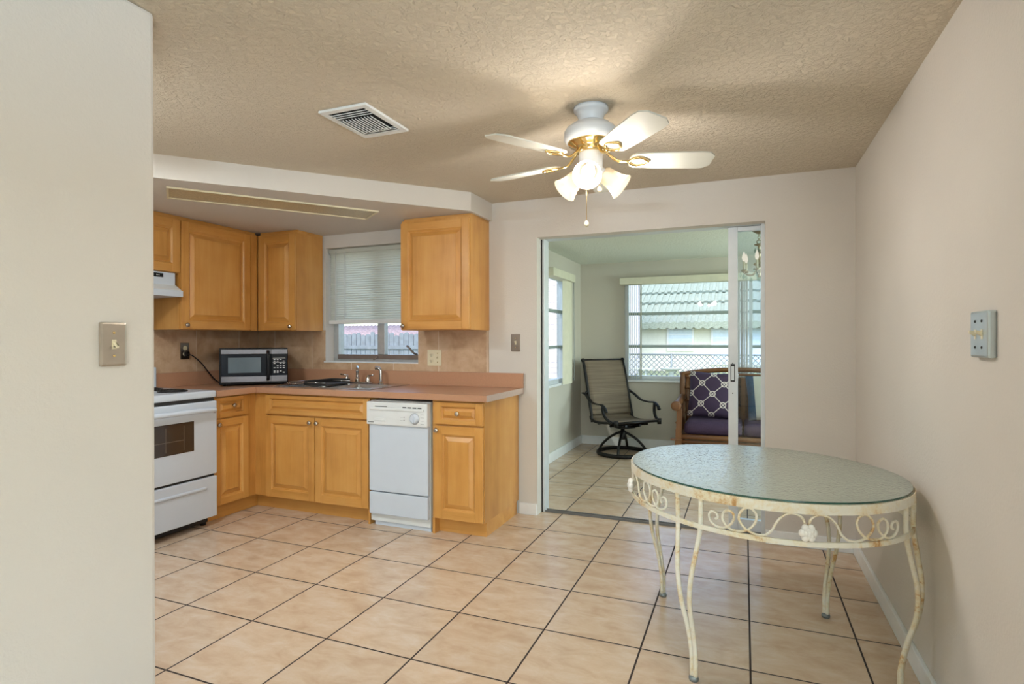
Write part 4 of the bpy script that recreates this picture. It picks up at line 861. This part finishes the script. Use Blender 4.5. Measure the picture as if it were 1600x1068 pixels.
tag(cushion(0.545, 0.56, 0.145).build('seat_cushion', M_purple, loc=(-0.31, 2.155, 0.286)), 'dark purple seat cushion on the left half of the settee', 'cushion', 'purple seat cushions')
tag(cushion(0.545, 0.56, 0.145).build('seat_cushion', M_purple, loc=(0.25, 2.155, 0.286)), 'dark purple seat cushion seen through the door glass', 'cushion', 'purple seat cushions')
def pillow(s_, th):
    mb = MB(); nx = 18; T, B = [], []
    for j in range(nx+1):
        t_, b_ = [], []
        for i in range(nx+1):
            u, v = -1+2*i/nx, -1+2*j/nx; c_ = max(0, (1-u*u)*(1-v*v))**0.42; pin = 1-0.045*((1-abs(u))*abs(v)**3+(1-abs(v))*abs(u)**3)*1.2
            x, z = u*s_/2*pin, v*s_/2*pin; t_.append(mb.b.verts.new((x, -th/2*c_-0.002, z))); b_.append(mb.b.verts.new((x, th/2*c_+0.002, z)))
        T.append(t_); B.append(b_)
    for j in range(nx):
        for i in range(nx): mb._f([T[j][i], T[j][i+1], T[j+1][i+1], T[j+1][i]], 0, True); mb._f([B[j][i], B[j+1][i], B[j+1][i+1], B[j][i+1]], 0, True)
    for i in range(nx):
        for A, Bq in ((T[0], B[0]), (T[nx], B[nx])): mb._f([A[i], A[i+1], Bq[i+1], Bq[i]], 0, True)
        mb._f([T[i][0], T[i+1][0], B[i+1][0], B[i][0]], 0, True); mb._f([T[i][nx], T[i+1][nx], B[i+1][nx], B[i][nx]], 0, True)
    return mb
o = tag(pillow(0.48, 0.15).build('throw_pillow', M_lattice, loc=(-0.325, 2.49, 0.672)), 'purple throw pillow with white knotted lattice on the settee', 'pillow'); o.rotation_euler = (math.radians(-14), math.radians(3), 0)
o = tag(pillow(0.46, 0.14).build('throw_pillow', M_stripe, loc=(0.235, 2.49, 0.665)), 'blue throw pillow with a cream band behind the door glass', 'pillow'); o.rotation_euler = (math.radians(-14), math.radians(-4), 0)

# ------------------------------------------------------------------ chandelier
CD = thing('chandelier', 'brass and crystal chandelier behind the door glass', 'chandelier', (0.095, 1.34, SH))
mb = MB(); mb.lathe([(0.06, 0), (0.055, -0.012), (0.03, -0.03), (0.012, -0.04)], n=24); mb.build('canopy', M_antique, CD)
mb = MB()
for k in range(3): mb.tube([(0.009*math.cos(2*PI*i/10)*(1 if k % 2 else 0.1), 0.009*math.cos(2*PI*i/10)*(0.1 if k % 2 else 1), -0.05-0.018*k+0.013*math.sin(2*PI*i/10)) for i in range(10)], 0.002, 6, True)
mb.tube([(0.016*math.cos(2*PI*i/16), 0, -0.105+0.016*math.sin(2*PI*i/16)) for i in range(16)], 0.004, 6, True); mb.build('chain', M_antique, CD)
mb = MB(); mb.lathe([(0.008, -0.12), (0.038, -0.125), (0.036, -0.132), (0.01, -0.14), (0.012, -0.19), (0.022, -0.20), (0.014, -0.215), (0.012, -0.27), (0.042, -0.285), (0.045, -0.295), (0.02, -0.31), (0.012, -0.34), (0.02, -0.365), (0.006, -0.40)], n=20); mb.build('stem', M_antique, CD)
for k in range(6):
    a = 2*PI*k/6+math.radians(22); v = lambda r, z: Vector((r*math.cos(a), r*math.sin(a), z))
    mb = MB(); mb.tube(cat([v(0.015, -0.33), v(0.05, -0.372), v(0.10, -0.375), v(0.135, -0.35), v(0.125, -0.325), v(0.105, -0.34)]), 0.005, 8); mb.lathe([(0.010, -0.355), (0.028, -0.345), (0.026, -0.338), (0.010, -0.336)], v(0.125, 0), 14); arm = mb.build('arm', M_antique, CD)
    mb = MB(); mb.lathe([(0.010, -0.338), (0.010, -0.268)], v(0.125, 0), 12); mb.build('candle_sleeve', M_ivory, arm)
    mb = MB(); mb.lathe([(0.007, -0.268), (0.014, -0.250), (0.016, -0.238), (0.012, -0.215), (0.005, -0.195), (0.001, -0.183)], v(0.125, 0), 12); mb.build('bulb', M_candlebulb, arm)
    mb = MB()
    for r, z in ((0.125, -0.372), (0.07, -0.395), (0.032, -0.16), (0.042, -0.315), (0.155, -0.36)):
        p = v(r, z); mb.lathe([(0.001, 0.004), (0.008, -0.008), (0.011, -0.022), (0.007, -0.034), (0.001, -0.042)], p, 6, smooth=False)
    mb.build('crystal_drop', M_crystal, arm)
mb = MB(); mb.sphere((0, 0, -0.415), 0.016); mb.build('crystal_ball', M_crystal, CD)

# green leafy ornament hanging at the far right window
HG = thing('hanging_ornament', 'green leafy ornament hanging in the far window at the door edge', 'ornament', (0.235, 2.78, 1.42))
mb = MB()
for k in range(9):
    a = k*2.4; L_ = 0.07+0.03*(k % 3); z = -0.02*k+0.06
    mb.tube(cat([(0, 0, z), (0.02*math.cos(a), 0.02*math.sin(a), z-0.02), (0.04*math.cos(a), 0.04*math.sin(a), z-L_)]), [0.003]*6+[0.009]*5+[0.002]*2, 6)
mb.build('leaves', M_green, HG)
mb = MB(); mb.tube([(0, 0, -0.08), (0, 0, 0.49)], 0.0015, 6); mb.build('cord', M_galv, HG)

# ------------------------------------------------------------------ outside
mb = MB(); mb.box(-45, 45, 3.1, 60, -0.2, 0.0); mb.box(-45, -4.2, -20, 3.1, -0.2, -0.1); mb.box(4.7, 45, -20, 3.1, -0.2, -0.1); mb.box(-4.2, 4.7, -20, -8.2, -0.2, -0.1)
struct(mb.build('ground', M_grass), 'bright green lawn outside the windows', 'lawn')
NH = thing('neighbour_house', 'pale yellow house with a scalloped green awning roof seen through the far windows', 'house', (0, 19.5, 0))
mb = MB(); mb.box(-4.8, 14, 0.6, 5, 0, 2.2); mb.build('wall', M_yellow, NH)
for (x0, x1, z0, z1) in ((-2.85, -1.95, 0.90, 1.68), (-1.15, 2.6, 0.35, 1.68), (5, 7, 0.8, 1.68)):
    mb = MB(); mb.box(x0-0.07, x1+0.07, 0.52, 0.62, z0-0.07, z1+0.05); f = mb.build('window', M_trim, NH); mb = MB(); mb.box(x0, x1, 0.50, 0.54, z0, z1); mb.build('pane', M_bluewin, f)
    mb = MB(); [mb.box(x0, x1, 0.48, 0.52, z0+(z1-z0)*k/4-0.012, z0+(z1-z0)*k/4+0.012) for k in (1, 2, 3)]; mb.build('glazing_bar', M_trim, f)
mb = MB(); rz = [(0.0, 1.95), (0.9, 2.32), (0.86, 2.38), (1.9, 2.82), (1.86, 2.88), (2.9, 3.32), (2.86, 3.38), (4.2, 3.95), (4.2, 3.85), (0.0, 1.88)]
nx = 150; x0, x1 = -5.2, 15
for i in range(nx):
    xa, xb = x0+(x1-x0)*i/nx, x0+(x1-x0)*(i+1)/nx; k = 0.035 if i % 2 else 0.0
    mb.prism([(y, z+k) for y, z in rz], xa, xb, 0)
mb.build('awning_roof', M_awning, NH)
mb = MB()
for (y, z) in ((0.9, 2.36), (1.9, 2.86), (2.9, 3.36)): mb.box(x0, x1, y-0.10, y-0.02, z-0.05, z+0.015)
mb.build('awning_seam', M_awndark, NH)
mb = MB()
for i in range(60):
    xa = x0+(x1-x0)*i/60; wv = (x1-x0)/60; mb.prism([(xa, 1.93)]+[(xa+wv*t/6, 1.76-0.07*math.sin(PI*t/6)) for t in range(7)]+[(xa+wv, 1.93)], -0.05, 0.0, 1)
mb.build('scalloped_valance', M_awning, NH)
PH = thing('neighbour_house', 'mauve sided house seen between the stacked vertical vanes', 'house', (-6.9, 14.2, 0))
mb = MB(); mb.box(-3.2, 3.2, 0, 4, 0, 4.2); [mb.box(-3.2, 3.2, -0.03, 0, 0.18*k, 0.18*k+0.15) for k in range(23)]; mb.build('wall', M_pink, PH)
for x0 in (-2.2, 1.6):
    mb = MB(); mb.box(x0, x0+1.2, -0.07, -0.02, 0.9, 1.9); f = mb.build('window', M_trim, PH); mb = MB(); mb.box(x0+0.07, x0+1.13, -0.09, -0.06, 0.97, 1.83); mb.build('pane', M_bluewin, f)
mb = MB(); mb.prism([(-0.4, 4.15), (2, 5.2), (4.4, 4.15)], -3.5, 3.5, 0); mb.build('roof', M_rooftile, PH)
RHs = thing('neighbour_house', 'red roofed house rising behind the wooden fence outside the kitchen window', 'house', (-17.5, 20.0, 0))
mb = MB(); mb.box(-7, 6, 0, 6, 0, 1.3); mb.build('wall', M_yellow, RHs)
mb = MB(); mb.prism([(-0.8, 1.15), (-0.8, 1.25), (3, 2.05), (6.8, 1.25), (6.8, 1.15)], -7.5, 6.5, 0)
for i in range(56): mb.tube([(-7.4+0.25*i, -0.8, 1.28), (-7.4+0.25*i, 3, 2.08)], 0.07, 6)
mb.build('roof', M_rooftile, RHs)
WF = thing('wooden_fence', 'weathered grey board fence outside the kitchen window', 'fence', (-9.2, 8.0, 0))
mb = MB(); x = -3.2; i = 0
while x < 2.9:
    hh = 1.45+0.03*math.sin(i*1.7)-(0.02*(i % 3)); mb.prism([(x, 0), (x+0.125, 0), (x+0.125, hh-0.03), (x+0.095, hh), (x+0.03, hh), (x, hh-0.03)], -0.01, 0.01, 1); x += 0.14; i += 1
mb.build('boards', M_fence, WF)
for z in (0.35, 1.05):
    mb = MB(); mb.box(-3.2, 2.9, -0.05, -0.012, z, z+0.085); mb.build('rail', M_fence, WF)
for k in range(4):
    mb = MB(); mb.box(-3.1+1.9*k, -3.0+1.9*k, 0.012, 0.11, 0, 1.4); mb.build('post', M_fence, WF)
CF = thing('chain_link_fence', 'silver chain link fence on the lawn outside the far windows', 'fence', (0, 13.5, 0))
fh = 0.83
for k in range(6):
    mb = MB(); mb.cyl((-5.0+2.45*k+0.55, 0, 0), (-5.0+2.45*k+0.55, 0, fh+0.03), 0.028); mb.build('post', M_galv, CF)
mb = MB(); mb.cyl((-4.5, 0, fh), (8, 0, fh), 0.022); mb.build('top_rail', M_galv, CF)
mb = MB(); p_ = 0.15; x = -5.2
while x < 8:
    for d_ in (-1, 1):
        a, b = x, x+d_*fh
        if min(a, b) > -4.6 and max(a, b) < 8: mb.tube([(a, 0.004*d_, 0.0), (b, 0.004*d_, fh)], 0.011, 4)
    x += p_
mb.build('wire_mesh', M_galv, CF)
BB = thing('bird_bath', 'pale concrete bird bath on the lawn before the chain link fence', 'bird bath', (-1.93, 12.9, 0))
mb = MB(); mb.lathe([(0.16, 0), (0.16, 0.03), (0.08, 0.07), (0.055, 0.2), (0.07, 0.34), (0.11, 0.37)], n=20); mb.build('pedestal', M_concrete, BB)
mb = MB(); mb.lathe([(0.10, 0.365), (0.24, 0.41), (0.31, 0.455), (0.30, 0.465), (0.20, 0.435), (0.02, 0.42)], n=24); mb.build('basin', M_concrete, BB)
GB_ = thing('garden_table', 'small pale garden table left of the bird bath', 'table', (-2.72, 12.8, 0))
mb = MB(); mb.box(-0.3, 0.3, -0.2, 0.2, 0.42, 0.45, 0, 0.005); mb.build('tabletop', M_concrete, GB_)
for x in (-0.1, 0.1):
    for y in (-0.1, 0.1):
        mb = MB(); mb.box(x-0.015, x+0.015, y-0.015, y+0.015, 0, 0.42); mb.build('leg', M_concrete, GB_)
